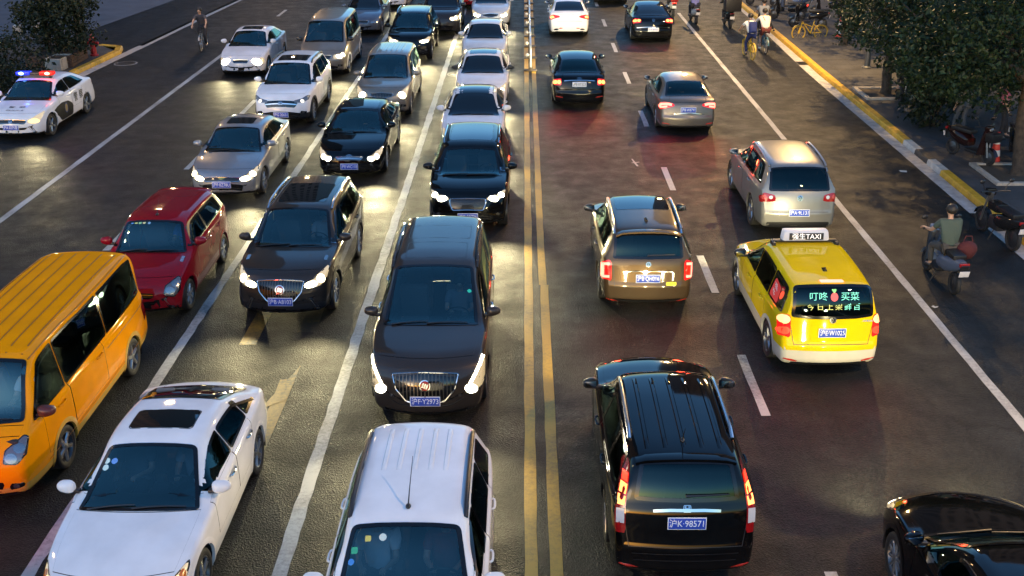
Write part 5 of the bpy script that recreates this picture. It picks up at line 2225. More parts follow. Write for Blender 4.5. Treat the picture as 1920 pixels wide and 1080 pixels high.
A7 = make_car('sedan', 'pale sedan with ribbed chrome grille at the top edge by the railing', 'car', 'sedan', -1.57, 51.9, paint('pale_blue_white_paint', (.5, .52, .56), .2), lod=2, spec=dict(W=1.86, L=4.9), head='swept', lit=M_HL, group=G_ON, grille=(.36, -.18, -.04, 12, 'waterfall'), beam=60)

# second lane
B1 = make_car('sedan', 'large white sedan with dark sunroof in the left foreground', 'car', 'fastback', -4.68, 11.58, WHITE, spec=dict(L=4.67, W=1.81, H=1.46), head='swept', lit=M_HLO, amber=True,
              bulb=[(.62, -.08, .10, .045, .3), (.80, .10, .05, .09, -.3)], beam=30, sunroof=[(-.115, -.015, .66)], group=G_ON, grille=(.34, -.14, -.05, 3, 'bars'), emblem='tie', plate='沪D 3C917', rim='twin',
              stickers=[('round', -.53, .66, .042, (.55, .75, .72)), ('round', -.53, .57, .042, (.55, .75, .72)), ('round', -.43, .65, .042, (.12, .3, .7))], tail='wide', seats=M_SEAT, chrome_handle=True)
B2 = make_car('suv', 'dark brown suv with waterfall grille and silver roof rails', 'car', 'suv', -4.46, 20.0, BROWN, rz=R(-1), spec=dict(L=4.67, W=1.84, H=1.69), head='swept', lit=M_HL, grille=(.43, -.42, -.03, 16, 'waterfall'),
              bulb=[(.60, -.08, .11, .05, .35), (.78, .05, .06, .07)], emblem='shields', emb_v=-.20, emb_s=.085, plate='沪B·A8103', plate_z=.50, rails=(-.40, .05, M_SATIN, .95), sunroof=[(-.24, .01, .72)], vents=.06,
              group=G_ON, clad=True, chrome_dlo=True, rim='ten', beam=70, intake=(.55, -.62, -.52), fog_v=-.50)
B3 = make_car('sedan', 'black sedan with purple lit plate and thin chrome wing grille', 'car', 'sedan', -4.58, 28.9, BLACKP, spec=dict(L=4.88, W=1.84, H=1.45), head='swept', lit=M_HLW, beam=90,
              grille=(.34, -.14, -.06, 2, 'bars'), emblem='ovals', emb_v=-.06, emb_s=.07, plate='沪E·WC118', plate_z=.40, intake=(.66, -.52, -.22), sunroof=[(-.13, .05, .78)], group=G_ON, rim='ten')
B4 = make_car('minivan', 'silver minivan with ribbed roof and waterfall grille mid lane', 'minivan', 'mpv', -4.51, 35.2, CHAMP, lod=1, spec=dict(L=4.85, W=1.80, H=1.72), head='swept', lit=M_HL, grille=(.36, -.20, -.06, 14, 'waterfall'),
              ribs=(-.38, .02, (-.6, -.36, -.12, .12, .36, .6)), group=G_ON, see=True, bulb=[(.70, -.05, .10, .09)], beam=70)
B5 = make_car('suv', 'black suv with roof rails between the silver minivan and the champagne van', 'car', 'suv', -4.57, 44.1, BLACKP, lod=1, head='slim', lit=M_HL, bulb=[(.66, -.05, .16, .05, .35)], group=G_ON, rails=(-.36, .04, M_CHROME, .95), sunroof=[(-.25, .02, .72)], see=True, beam=70)
B6 = make_car('sedan', 'dark car with amber lamps peeking out behind the black suv', 'car', 'suv', -3.75, 49.6, GREY, lod=2, head='box', lit=M_HL, group=G_ON, beam=50)
B7 = make_car('sedan', 'bright red car at the top edge between the lanes', 'car', 'sedan', -3.25, 57.3, REDB, lod=2, lit=None, beam=0, group=G_ON)

# third lane
C1 = make_car('minibus', 'orange yellow minibus with ribbed roof at the left edge', 'minibus', 'minibus', -7.43, 14.3, ORANGE, spec=dict(L=5.1, wb=2.82), head='tall', lit=None, beam=0, bulb=[(.69, -.09, .065, .06), (.79, .05, .06, .06)],
              grooves=(-.46, .29, (-.76, -.46, -.16, .14, .44, .74)), groove_mat=mat('roof_groove_shade', (.30, .11, .002), .5), mirror=mat('brown_mirror_shell', (.10, .02, .015), .35), group=G_ON, grille=(.36, -.12, -.05, 2, 'plain'), intake=(.50, -.58, -.40), fog_v=-.46, rim='five', tail='upright',
              lower=paint('pale_yellow_sill_paint', (.62, .36, .06)), low_z=.40, seats=M_SEATB, rows=3, amber=False, mirror_size=1.05)
C2 = make_car('hatchback', 'small red hatchback with black pillars beside the yellow minibus', 'car', 'hatch', -7.22, 19.75, RED, pillar_black=True, spec=dict(L=3.9, W=1.70, H=1.56), head='tall', lit=None, beam=0, bulb=[(.70, -.06, .07, .06), (.79, .08, .055, .06)], group=G_ON,
              grille=(.32, -.24, -.14, 2, 'plain'), intake=(.52, -.56, -.36), emblem=None, vents=.02, rim='seven', spoiler=(-.375, .16, .9), whip=(.06, .22),
              stickers=[('round', -.42, .62, .03, (.15, .35, .75)), ('square', -.34, .62, .03, (.6, .6, .2)), ('square', -.26, .61, .028, (.3, .6, .3)), ('round', -.18, .61, .03, (.7, .65, .3)), ('round', -.08, .60, .03, (.2, .4, .6))], seats=M_SEAT)
C3 = make_car('sedan', 'silver sedan with gold bow tie badge and blue plate', 'car', 'sedan', -7.45, 27.0, SILVER, head='swept', lit=M_HL, bulb=[(.62, -.07, .12, .05, .35), (.8, .08, .06, .06)], grille=(.46, -.16, -.07, 3, 'bars'), emblem='tie', emb_v=-.10, emb_s=.05,
              plate='沪F·0Z78U', plate_z=.47, intake=(.52, -.48, -.22), group=G_ON, rim='seven', sunroof=[(-.10, .02, .55)], beam=60, fog_v=-.44)
C4 = make_car('suv', 'white suv with black grille and red glowing badge', 'car', 'suv', -7.5, 34.1, WHITE, lod=1, spec=dict(L=4.58, W=1.85, H=1.68), head='slim', lit=M_HLD, bulb=[(.70, -.03, .05, .05)], grille=(.50, -.26, -.06, 1, 'plain'), emblem='aitch', emb_v=-.14,
              sunroof=[(-.16, .02, .70)], rails=(-.38, .03, M_BLACK, .95), group=G_ON, clad=True, see=True, beam=25, bar_w=.03, plate='沪G 2E651', plate_z=.42, rim='ten')
C5 = make_car('van', 'champagne van with high roof at the third lane far end', 'van', 'van', -7.5, 41.3, CHAMP, lod=1, head='box', lit=M_HL, bulb=[(.70, -.05, .09, .06), (.84, .05, .05, .05)], group=G_ON, grille=(.36, -.17, -.05, 4, 'bars'), see=True, mirror=M_BLACK, beam=50,
              roof_seams=None, lower=None)
C6 = make_car('sedan', 'blue grey sedan behind the champagne van', 'car', 'sedan', -7.3, 49.9, BLUEG, lod=2, head='swept', lit=None, beam=0, group=G_ON, grille=(.34, -.16, -.04, 3, 'bars'))
C7 = make_car('sedan', 'white car cut by the top edge behind the blue grey sedan', 'car', 'sedan', -6.9, 57.3, PEARL, lod=2, head='swept', lit=M_HL, group=G_ON, beam=40)

# outer lanes
D1 = make_car('sedan', 'white sedan alone in the fourth lane with glaring headlights', 'car', 'sedan', -10.5, 41.2, PEARL, lod=1, head='box', lit=M_HLW, bulb=[(.64, -.06, .15, .10)], group=G_ON, sunroof=[(-.09, .03, .60)], see=True, grille=(.28, -.15, -.04, 3, 'bars'), beam=35, plate=None)
P1 = make_car('police_car', 'white police car with blue and red roof light bar', 'police car', 'sedan', -15.1, 32.5, WHITE, lod=1, spec=dict(L=4.6, W=1.79, H=1.47), head='swept', lit=M_HLO, bulb=[(.70, -.04, .13, .06, .3)], group=None, see=True, grille=(.42, -.16, -.06, 3, 'bars'), emblem='ring', emb_v=-.11, emb_s=.055,
              plate='沪A 0275警', plate_z=.44, rim='five', beam=30, intake=(.6, -.52, -.40))

# ---------------------------------------------------------------- vehicles driving away
RL = dict(oncoming=False, show_rear=True)
R1 = make_car('sedan', 'white sedan with glowing white tail right of the railing end', 'car', 'sedan', 2.0, 49.5, WHITE, lod=1, tail='sweep', tail_lit=[(.84, .89, .07, .05, M_TLH)], group=G_OFF, lit=None, beam=0, rplate=None, remblem=None, lid_line=[[(-.55, .70), (.55, .70)]], mirror=M_BLACK, **RL)
R2 = make_car('sedan', 'black sedan with round red lamps in the lane beside the railing', 'car', 'sedan', 1.81, 36.6, BLACKP, lod=1, spec=dict(L=4.86, W=1.80, H=1.48), tail='block', tail_lit=[(.74, .89, .055, .055, M_TLH), (.87, .89, .055, .055, M_TLH)], tail_glow=14,
              rplate='沪E·0T523', rplate_m=M_PLATEW, rplate_tm=M_BLACK, rplate_v=.80, remblem='ovals', remb_v=.98, rbar=(.93, .50, .02), reflectors=.40, group=G_OFF, lit=M_HL, beam=220, see=True, **RL)
R3 = make_car('suv', 'golden brown suv with square red lamps and glass roof', 'car', 'suv', 2.33, 20.25, GOLD, spec=dict(L=4.22, W=1.80, H=1.66, rtop=-.422, rbase=-.479), tail='upright', tail_strip=[([(.80, 1.0), (.925, 1.0), (.925, .76), (.80, .76)], .05, M_TLP)], tail_glow=7,
              rplate='沪B·QH016', rplate_v=.72, remblem='ring', remb_v=.99, remb_s=.05, rbar=(.86, .46, .02), reflectors=.28, group=G_OFF, lit=M_HL, beam=90, rails=(-.40, .06, M_SATIN, .96), sunroof=[(-.17, .05, .80)], fin=-.30, rwb=.80, rwt=.95, rdroop=.02,
              clad=False, rwiper=True, lid_line=[[(-.62, .56), (.62, .56)], [(-.66, 1.0), (-.62, .56)], [(.66, 1.0), (.62, .56)]], spoiler=(-.40, .14, .93), mirror=M_BLACK, **RL)
R4 = make_car('suv', 'large black suv with tall pillar lamps in the foreground', 'car', 'suv', 1.93, 12.5, BLACKP, spec=dict(L=4.56, W=1.83, H=1.69, rbase=-.468, rtop=-.41), tail='pillar', tail_v=.04, tail_lens=M_TL, tail_lit=[], tail_strip=[([(.845, 1.09), (.825, 1.20)], .075, M_TLH), ([(.82, 1.225), (.79, 1.34)], .062, M_TLH), ([(.785, 1.36), (.765, 1.46)], .052, M_TLL), ([(.85, .87), (.85, 1.05)], .085, M_WHITELENS)], tail_glow=6,
              rplate='沪K·98571', rplate_v=.93, remblem='aitch', remb_v=1.11, remb_s=.05, rbar=(1.09, .40, .034), reflectors=.34, group=G_OFF, lit=M_HL, beam=75, rails=(-.30, .06, M_SATIN, .95),
              ribs=(-.36, .02, (-.66, -.33, 0, .33, .66)), fin=None, rwb=.74, rwt=.82, rdroop=.03, clad=False, chrome_dlo=True, rwiper=True, lid_line=[[(-.68, .62), (.68, .62)], [(-.75, 1.05), (-.68, .62)], [(.75, 1.05), (.68, .62)], [(-.85, .53), (.85, .53)], [(-.8, .44), (.8, .44)]],  # the lowest lid lines stand for bumper creases, their shade as black strips
              whip=(-.33, .14), spoiler=(-.385, .13, .90), mirror=M_BLACK, rim='ten', **RL)
S1 = make_car('sedan', 'black coupe style sedan with twin round lamps beside the white lane line', 'car', 'fastback', 5.56, 48.2, BLACKP, lod=1, tail='oval', tail_lit=[(.68, .95, .065, .05, M_TLH), (.85, .95, .065, .05, M_TLH)], rplate='沪A 8F903', rplate_m=M_PLATEW, rplate_tm=M_PLATE, rplate_v=.55,
              rbar=(.66, .7, .02), remblem='ring', group=G_OFF, lit=M_HL, beam=60, tail_glow=4, **RL)
S2 = make_car('sedan', 'grey brown sedan with wide red lamps over the lane dash', 'car', 'sedan', 4.93, 33.3, TAUPE, lod=1, spec=dict(L=4.63, W=1.78, H=1.45), tail='sweep', tail_strip=[([(.93, .93), (.70, .93), (.55, .90)], .075, M_TLP), ([(.93, .93), (.90, .84), (.70, .86)], .05, M_TLP)], tail_glow=14,
              rplate='沪B·W8797', rplate_v=.74, rbar=(.64, .40, .015), reflectors=.34, group=G_OFF, lit=M_HL, beam=90, see=True, lid_line=[[(-.5, .62), (.5, .62)]], **RL)
S3 = make_car('suv', 'silver suv with unlit red lamps in front of the taxi', 'car', 'suv', 6.15, 24.4, paint('silver_grey_paint', (.24, .235, .225), .5), spec=dict(L=4.43, W=1.81, H=1.67, rbase=-.478, rtop=-.398, top=[(-.5, .46), (-.497, .55), (-.491, .61), (-.482, .655), (-.44, .81), (-.40, .93), (-.365, .965), (-.28, .988), (-.1, 1.), (.03, .987), (.075, .962), (.235, .665), (.29, .65), (.38, .63), (.45, .595), (.485, .55), (.5, .48)], side=(.225, .045, -.33, -.41)), tail='oval', tail_v=.0, tail_lit=[(.86, .96, .045, .045, mat('unlit_inner_lens', (.4, .05, .05), .1)), (.70, .95, .035, .035, M_WHITELENS)], tail_glow=0,
              rplate='沪A·9L131', rplate_v=.60, remblem='ring', remb_v=.93, remb_s=.065, group=G_OFF, lit=None, beam=0, rails=(-.40, .04, SILVER, .97), rwb=.82, rwt=.95, rdroop=.03, rwiper=False, rear_lower=(.26, .40), lid_line=[[(-.66, .62), (.66, .62)]], **RL)
S4 = make_car('taxi', 'yellow taxi with lit roof sign and glowing rear window lettering', 'taxi', 'mpv', 5.08, 17.85, YELLOW, rz=R(1.0), spec=dict(L=4.42, W=1.79, H=1.64, wb=2.68, wr=.325, rbase=-.487, rtop=-.430, doors=(.20, -.02, -.24), pil=(-.01, -.235)), tail='upright', tail_v=.04,
              tail_lit=[(.86, .99, .07, .065, mat('glowing_brake_lamp', (.9, .4, .2), .2, emit=(1, .36, .12), es=.6 * LAMP)), (.86, .80, .075, .06, M_TLL)], tail_glow=6, rplate='沪E·W1025', rplate_v=.80, remblem='ring', remb_v=1.02, remb_s=.055, reflectors=.32, group=G_OFF, lit=M_HL, beam=60,
              lower=CREAM, low_z=.52, rwb=.84, rwt=.93, rdroop=.05, fin=-.30, rwiper=False, brake3=None, lid_line=[[(-.62, .60), (.62, .60)], [(-.70, 1.0), (-.62, .60)], [(.70, 1.0), (.62, .60)]], side_sign=-1.15, mirror=M_BLACK, **RL)
S5 = make_car('sedan', 'glossy black sedan in the bottom right corner', 'car', 'sedan', 5.40, 9.0, BLACKP, spec=dict(L=4.85, W=1.85, H=1.46), lit=M_HL, beam=95, group=G_OFF, chrome_dlo=True, rim='ten', oncoming=False)
S6 = make_car('sedan', 'dark sedan cut by the top edge ahead of the white glowing sedan', 'car', 'sedan', 4.6, 58.9, BLACKP, lod=2, tail='block', tail_lit=[(.8, .89, .06, .05, M_TLL)], group=G_OFF, lit=None, beam=0, rplate=None, **RL)
# ---------------------------------------------------------------- extras on the vehicles
def lay(name, me, fr, a, v, off, parent, flip=False, sc=(1, 1, 1), frame_uv=None):
    """put a flat lettering mesh on a surface frame"""
    u, w = (fr.u, fr.v)
    if flip: u = -u
    n = u.cross(w)
    o = link(name, me, parent)
    M = Matrix((u, w, n)).transposed().to_4x4()
    M.translation = fr.at(a, v, off)
    o.matrix_local = M @ Matrix.Diagonal((*sc, 1))
    return o


# taxi roof sign and window lettering
tx = S4
b, root = tx['b'], tx['root']
ys = -.005 * b.L
zt = b.up.at(0, ys).z
mb = MB()
mb.box((0, ys, zt + .15), (.86, .24, .20), 0, .07, (R(-4), 0, 0), .93)
sign = mb.build('roof_sign', mat('lit_sign_shell', (.42, .45, .52), .4, emit=(.75, .82, 1), es=.02), root)
mb = MB()
mb.box((0, ys - .118, zt + .150), (.62, .014, .125), 0, .004, (R(-9), 0, 0))
mb.build('sign_panel', M_BLACK, sign)
link('sign_lettering', text_mesh('强生TAXI', .125, mat('lit_lettering', (.9, .9, .9), .5, emit=(1, 1, 1), es=.10)), sign, (0, ys - .134, zt + .148), (R(81), 0, 0))
mb = MB()
mb.box((0, ys, zt + .035), (1.16, .10, .035), 0, .012)
for s in (1, -1):
    mb.box((s * .57, ys - .03, zt - .005), (.06, .22, .09), 0, .015)
mb.build('sign_bracket', M_BLACK, root)
M_LEDC = mat('cyan_led', (.2, .7, .6), .5, emit=(.12, .95, .62), es=.045)
M_LEDY = mat('yellow_led', (.6, .6, .2), .5, emit=(.55, .75, .10), es=.03)
M_LEDR = mat('pink_led', (.7, .1, .1), .5, emit=(1, .08, .12), es=.045)
fr = tx['rfr']
ln = tx['rln']
for k, (s_, a, m_) in enumerate((('叮咚', -.26, M_LEDC), ('买菜', .26, M_LEDC))):
    lay('window_lettering', text_mesh(s_, .150, m_), fr, a, ln * .62, .012, tx['rw'], sc=(1.05, 1, 1))
for k, ch in enumerate('今日上架鲜百'):
    lay('window_lettering', text_mesh(ch, .125, M_LEDY if k < 4 else M_LEDC), fr, -.38 + k * .152, ln * .30, .012, tx['rw'])
mb = MB()
patch(mb, fr, ellipse(0, ln * .62, .062, .075, 16), .011, 6, 6, 0)
for dx in (-.03, 0, .03):
    strip(mb, fr, [(0, ln * .62 + .07), (dx, ln * .62 + .125)], .022, .012, 1, 3)
mb.build('radish_sticker', [M_LEDR, mat('green_led', (.2, .6, .2), .5, emit=(.12, .8, .2), es=.06)], tx['rw'])
mb = MB()
P = roundpoly([(-.20, ln + .035), (.20, ln + .035), (.20, ln + .085), (-.20, ln + .085)], .02, 3)
patch(mb, fr, P, .012, 8, 3)
mb.build('brake_light', M_TLP, root)
lay('model_lettering', text_mesh('TOURAN', .045, M_CHROME), b.rear, .58, 1.0, .012, root)
# raised brake lamp of the golden suv, unlit
# police livery
pc = P1
b, root = pc['b'], pc['root']
yb = .02 * b.L
zr = b.up.at(0, yb).z
mb = MB()
mb.box((0, yb, zr + .075), (1.02, .22, .05), 0, .02)
for s in (1, -1):
    mb.box((s * .45, yb, zr + .02), (.06, .14, .06), 0, .01)
bar = mb.build('light_bar', M_BLACK, root)
for s, nm, c1, es in ((1, 'blue_lamp', (.02, .05, 1), 2.4), (-1, 'red_lamp', (1, .02, .015), 2.4)):
    mb = MB()
    mb.box((s * .36, yb, zr + .135), (.42, .23, .10), 0, .04)
    mb.build(nm, mat(nm + '_lens', tuple(c * .5 for c in c1), .2, emit=c1, es=.22 * LAMP), bar)
    mb = MB()
    mb.ball((s * .40, yb + .09, zr + .14), (.09, .06, .045))
    lp = mb.build('flash_lamp', mat(nm + '_flash', (.8, .8, .8), .3, emit=(.15, .4, 1) if s > 0 else (1, .28, .08), es=es * LAMP), bar)
    k = bpy.data.lights.new('flash_light', 'POINT')
    k.energy = 3 * LAMP
    k.color = c1
    ko = bpy.data.objects.new('flash_light', k)
    COL.objects.link(ko)
    ko.parent = lp
    ko.location = (s * .40, yb + .25, zr + .30)
mb = MB()
mb.box((0, yb, zr + .125), (.30, .2, .08), 0, .02)
mb.build('siren_speaker', M_BLACK, bar)
hf = Frame(b.bvh, (0, b.L * .36, b.H), (1, 0, 0), (0, 1, 0), (0, 0, -1))
M_LIV = mat('dark_livery', (.006, .006, .008), .5, spec=.2)
hood = root
lay('bonnet_lettering', text_mesh('警 察', .24, M_LIV), hf, 0, -.16, .006, hood, flip=False, sc=(-1, -1, 1)) if False else None
fu = Frame(b.bvh, (0, b.L * .36, b.H), (-1, 0, 0), (0, -1, 0), (0, 0, -1))
lay('bonnet_lettering', text_mesh('警  察', .20, M_LIV), fu, 0, .0, .006, hood)
lay('bonnet_lettering', text_mesh('POLICE', .16, M_LIV), fu, 0, -.20, .006, hood)
for sd in (1, -1):
    sf = b.side[sd]
    mb = MB()
    L = b.L
    pts = [(.30 * L, .62), (.22 * L, .50), (.17 * L, .27), (-.02 * L, .27), (-.03 * L, .60), (.04 * L, .76), (.14 * L, .80), (.24 * L, .74)]
    patch(mb, sf, roundpoly(pts, .06, 3), .006, 12, 8)
    mb.build('livery_stripe', M_LIV, root)
    mb = MB()
    patch(mb, sf, ellipse(.085 * L, .58, .11, .15, 16), .010, 6, 6)
    ring(mb, sf, ellipse(.085 * L, .58, .11, .15, 16), ellipse(.085 * L, .58, .08, .115, 16), .012, 1)
    mb.build('badge', [mat('gold_badge', (.45, .36, .12), .3, .6), mat('badge_blue', (.05, .08, .25), .3)], root)
    for k, ch in enumerate('警察'):
        yq = (-.09 - .10 * k) * L if sd > 0 else (-.19 + .10 * k) * L
        p = sf.at(-.09 * L - .42 * k if sd < 0 else -.19 * L + .42 * k, .72, .012)
        link('side_lettering', text_mesh(ch, .30, M_LIV), root, p, (R(90), 0, R(-90) if sd < 0 else R(90)))

# yellow eco label on the golden suv and rear badge strips
b, root = R3['b'], R3['root']
mb = MB()
patch(mb, b.rear, roundpoly([(.34, .585), (.54, .585), (.54, .655), (.34, .655)], .015, 2), .009, 5, 3)
mb.build('bumper_sticker', mat('yellow_sticker', (.75, .65, .02), .4), root)
# exhausts and lit lower bumper marks for the white sedan ahead
b, root = R1['b'], R1['root']
for s in (1, -1):
    mb = MB()
    patch(mb, b.rear, ellipse(s * .58, .36, .11, .035, 14), .006, 5, 4)
    mb.build('exhaust_pipe', M_CHROME, root)
    mb = MB()
    patch(mb, b.rear, ellipse(s * .38, .40, .10, .02, 12), .006, 5, 3)
    mb.build('reflector', M_REFR, root)

# ---------------------------------------------------------------- people inside the vehicles
CL = lambda n, c: mat(n, c, .85)


def occupant(ev, side, label, shirt, row=0, hair=M_HAIR):
    root = ev['root']
    rz = root.rotation_euler.z
    loc = Vector((side * ev['xs'], ev['yc'] - 1.12 - .86 * row, .60 + ev['hz']))
    w = Matrix.Rotation(rz, 3, 'Z') @ loc + root.location
    return person(label, DRIVE, (w.x, w.y), rz, shirt, CL('dark_trousers', (.02, .02, .025)), z=w.z, hair=hair, sleeve=True)


occupant(C2, -1, 'driver in a blue shirt inside the small red hatchback', CL('blue_shirt', (.03, .10, .35)))
occupant(B1, -1, 'driver in pale shirt behind the wheel of the white sedan in the left foreground', CL('pale_shirt', (.35, .36, .38)))
occupant(B1, 1, 'passenger in grey top inside the white sedan in the left foreground', CL('grey_top', (.10, .11, .12)))
occupant(A1, -1, 'driver in dull red top inside the white car with black roof rails', CL('dull_red_top', (.22, .05, .05)))
occupant(A1, 1, 'passenger in white shirt inside the white car with black roof rails', CL('white_shirt', (.6, .6, .6)))
occupant(A2, -1, 'driver of the dark brown minivan seen dimly through the windscreen', CL('grey_shirt', (.15, .15, .16)))
occupant(B2, -1, 'driver of the dark brown suv seen dimly through the windscreen', CL('light_grey_shirt', (.3, .3, .3)))
occupant(C1, -1, 'driver in white shirt at the wheel of the yellow minibus', CL('white_shirt', (.6, .6, .6)))
occupant(B4, -1, 'driver of the silver minivan with ribbed roof', CL('grey_shirt', (.15, .15, .16)))

# ---------------------------------------------------------------- riders and two-wheelers
GW = 'two wheelers on the right cycle lane'
SCB = paint('scooter_blue_grey', (.10, .13, .20), .3)
SCR = paint('scooter_red', (.28, .02, .02))
SCW = paint('scooter_white', (.45, .45, .44))
SCK = paint('scooter_black', (.012, .012, .013))
BYEL = mat('bicycle_yellow', (.55, .36, .02), .35, coat=.5)
BBLU = mat('bicycle_blue', (.03, .10, .16), .4)
BGREY = mat('bicycle_grey', (.25, .27, .29), .4)
DARKT = CL('dark_trousers', (.02, .02, .025))
NAVY = CL('navy_cloth', (.012, .02, .09))

scooter('electric_scooter', 'blue grey electric scooter with a red bag carried on its side', 8.5, 19.75, R(4), SCB, GW, mirrors=True, front_col=paint('scooter_dusty_blue', (.20, .25, .34), .2))
person('scooter rider in pale green shirt seen from behind on the cycle lane', SCOOT, (8.5, 19.75), R(4), CL('pale_green_shirt', (.05, .075, .062)), CL('beige_trousers', (.06, .055, .05)), fat=1.06)
mb = MB()
mb.ball((0, 0, 0), (.20, .15, .20), n=16, k=10)
mb.v = [(x * (1 + .08 * math.sin(14 * z)), y, z) for x, y, z in mb.v]
bag = empty('bag', (8.82, 19.50, .80), 0, 'dark red shopping bag hanging by the scooter seat', 'bag')
mb.build('sack', CL('dark_red_bag', (.06, .008, .010)), bag)
mb = MB()
mb.tube([(-.1, 0, .15), (-.06, 0, .30), (.06, 0, .30), (.1, 0, .15)], .012, 6)
mb.build('strap', CL('dark_red_bag', (.06, .008, .010)), bag)

bicycle('bicycle', 'yellow share bicycle ridden by the pupil with blue backpack', 9.07, 42.75, R(7), BYEL, GW, wheelcol=mat('yellow_wheel', (.42, .28, .03), .5))
pp = person('cyclist in white tee with dark trousers riding a yellow bicycle', CYCLE, (9.07, 42.75), R(7), CL('white_tee', (.62, .62, .60)), NAVY)
mb = MB()
mb.box((0, -.05, 0), (.30, .17, .44), 0, .07)
mb.box((0, -.14, -.06), (.22, .06, .22), 0, .03)
for s in (1, -1):
    mb.tube([(s * .10, .02, .18), (s * .12, .13, .24), (s * .12, .27, .16), (s * .12, .28, -.02), (s * .11, .05, -.16)], .018, 6)
q = Matrix.Rotation(R(7), 3, 'Z') @ Vector((0, -.22, 1.25))
bp_ = empty('backpack', (9.07 + q.x, 42.75 + q.y, q.z), R(7), 'navy blue backpack on the back of the yellow bicycle rider', 'backpack')
bp_.rotation_euler = (R(-12), 0, R(7))
mb.build('pack', CL('navy_backpack', (.012, .025, .13)), bp_)

bicycle('bicycle', 'dark blue bicycle under the rider in a white shirt', 9.9, 44.0, R(3), BBLU, GW)
person('cyclist in loose white shirt and dark red shorts with shoulder strap', CYCLE, (9.9, 44.0), R(3), CL('cream_shirt', (.62, .57, .52)), CL('dark_red_shorts', (.10, .02, .02)), short=True, shoes=M_SHOEW, fat=1.12, sleeve='elbow')
mb = MB()
mb.tube([(-.10, -.03, 1.44), (-.02, -.14, 1.28), (.12, -.22, 1.05)], .012, 6)
mb.tube([(-.10, -.03, 1.44), (.0, .16, 1.30), (.14, .0, 1.05)], .012, 6)
mb.box((.20, -.16, 1.0), (.08, .22, .16), 0, .03)
sb_ = empty('shoulder_bag', (9.9, 44.0, 0), R(3), 'small dark shoulder bag on the white shirted cyclist', 'bag')
mb.build('pouch', CL('black_cloth', (.01, .01, .012)), sb_)

scooter('electric_scooter', 'dark scooter stopped at the kerb with rider putting a foot down', 10.55, 47.3, R(-4), SCK, GW, lit=True)
ex = dict(hip2=(.10, -.12, .82), kn2=(.30, .25, .70), an2=(.55, .30, .30), to2=(.60, .46, .24))
pz = dict(SCOOT)
pr = person('scooter rider in grey shirt resting one foot on the yellow kerb', pz, (10.55, 47.3), R(-4), CL('grey_blue_shirt', (.20, .22, .25)), DARKT, extra=dict(kn=(.30, .22, .66), an=(.55, .26, .30), to=(.60, .42, .24), kn2=(.16, .30, .74), an2=(.15, .24, .33), to2=(.17, .40, .29)))

scooter('delivery_motorbike', 'delivery motorbike carrying a big black box on the cycle lane', 9.5, 50.0, R(2), SCK, GW, box=(.72, .62, .62, M_BLACK, .86), motor=True, cat='motorbike')
person('delivery rider in black mostly hidden by the big black box', SCOOT, (9.5, 50.05), R(2), CL('black_jacket', (.02, .02, .022)), DARKT, sleeve='long')
scooter('electric_scooter', 'pale scooter under the rider in lavender raincoat', 8.1, 51.2, R(3), SCW, GW)
person('scooter rider in lavender blue raincoat at the top edge', SCOOT, (8.1, 51.2), R(3), CL('lavender_coat', (.16, .16, .36)), DARKT, sleeve='long', fat=1.3)
scooter('electric_scooter', 'red tailed scooter beside the black coupe style sedan', 7.3, 53.2, R(0), SCW, GW, front_col=SCR, box=(.36, .30, .26, SCR, .80), lit=True)
person('scooter rider in dark blue at the top edge beside the black sedan', SCOOT, (7.3, 53.2), 0, CL('dark_blue_shirt', (.03, .04, .13)), DARKT)

# cyclist on the left
bicycle('bicycle', 'grey bicycle with front basket on the left side of the road', -13.45, 44.5, math.pi + R(4), BGREY, None, basket=True)
person('cyclist in dark vest coming along the left side of the road', CYCLE, (-13.45, 44.5), math.pi + R(4), CL('dark_vest', (.055, .05, .06)), DARKT, sleeve=True, fat=1.06)

# parked two-wheelers on the right
scooter('motorbike', 'black motorbike parked at the right edge by the yellow kerb', 10.62, 22.1, R(8), SCK, None, motor=True, cat='motorbike', front_col=SCK)
scooter('parked_scooter', 'dark maroon scooter with black front basket parked by the traffic cone', 12.25, 28.0, math.pi + R(25), paint('scooter_maroon', (.014, .005, .005)), 'scooters parked on the pavement', basket=True)
scooter('parked_scooter', 'black scooter parked between the traffic cone and the tree trunk', 13.6, 28.2, math.pi - R(15), SCK, 'scooters parked on the pavement')
scooter('parked_scooter', 'black scooter parked under the trees behind the seated rider', 12.6, 51.2, R(70), SCK, 'scooters parked on the pavement', lit=True)
scooter('parked_scooter', 'grey scooter parked across the far pavement by the tree trunk', 13.3, 53.4, R(80), SCB, 'scooters parked on the pavement')
scooter('parked_scooter', 'white scooter parked across the far pavement at the top edge', 12.3, 55.6, R(65), SCW, 'scooters parked on the pavement')
scooter('parked_scooter', 'maroon scooter parked under the plane trees by the pedestrians', 13.3, 34.6, R(75), paint('scooter_maroon', (.014, .005, .005)), 'scooters parked on the pavement')
bicycle('bicycle', 'yellow share bicycle parked on the pavement by the trees', 12.5, 46.6, R(100), BYEL, None, wheelcol=mat('yellow_wheel', (.42, .28, .03), .5))
for o_ in [COL.objects[-1]]:
    pass

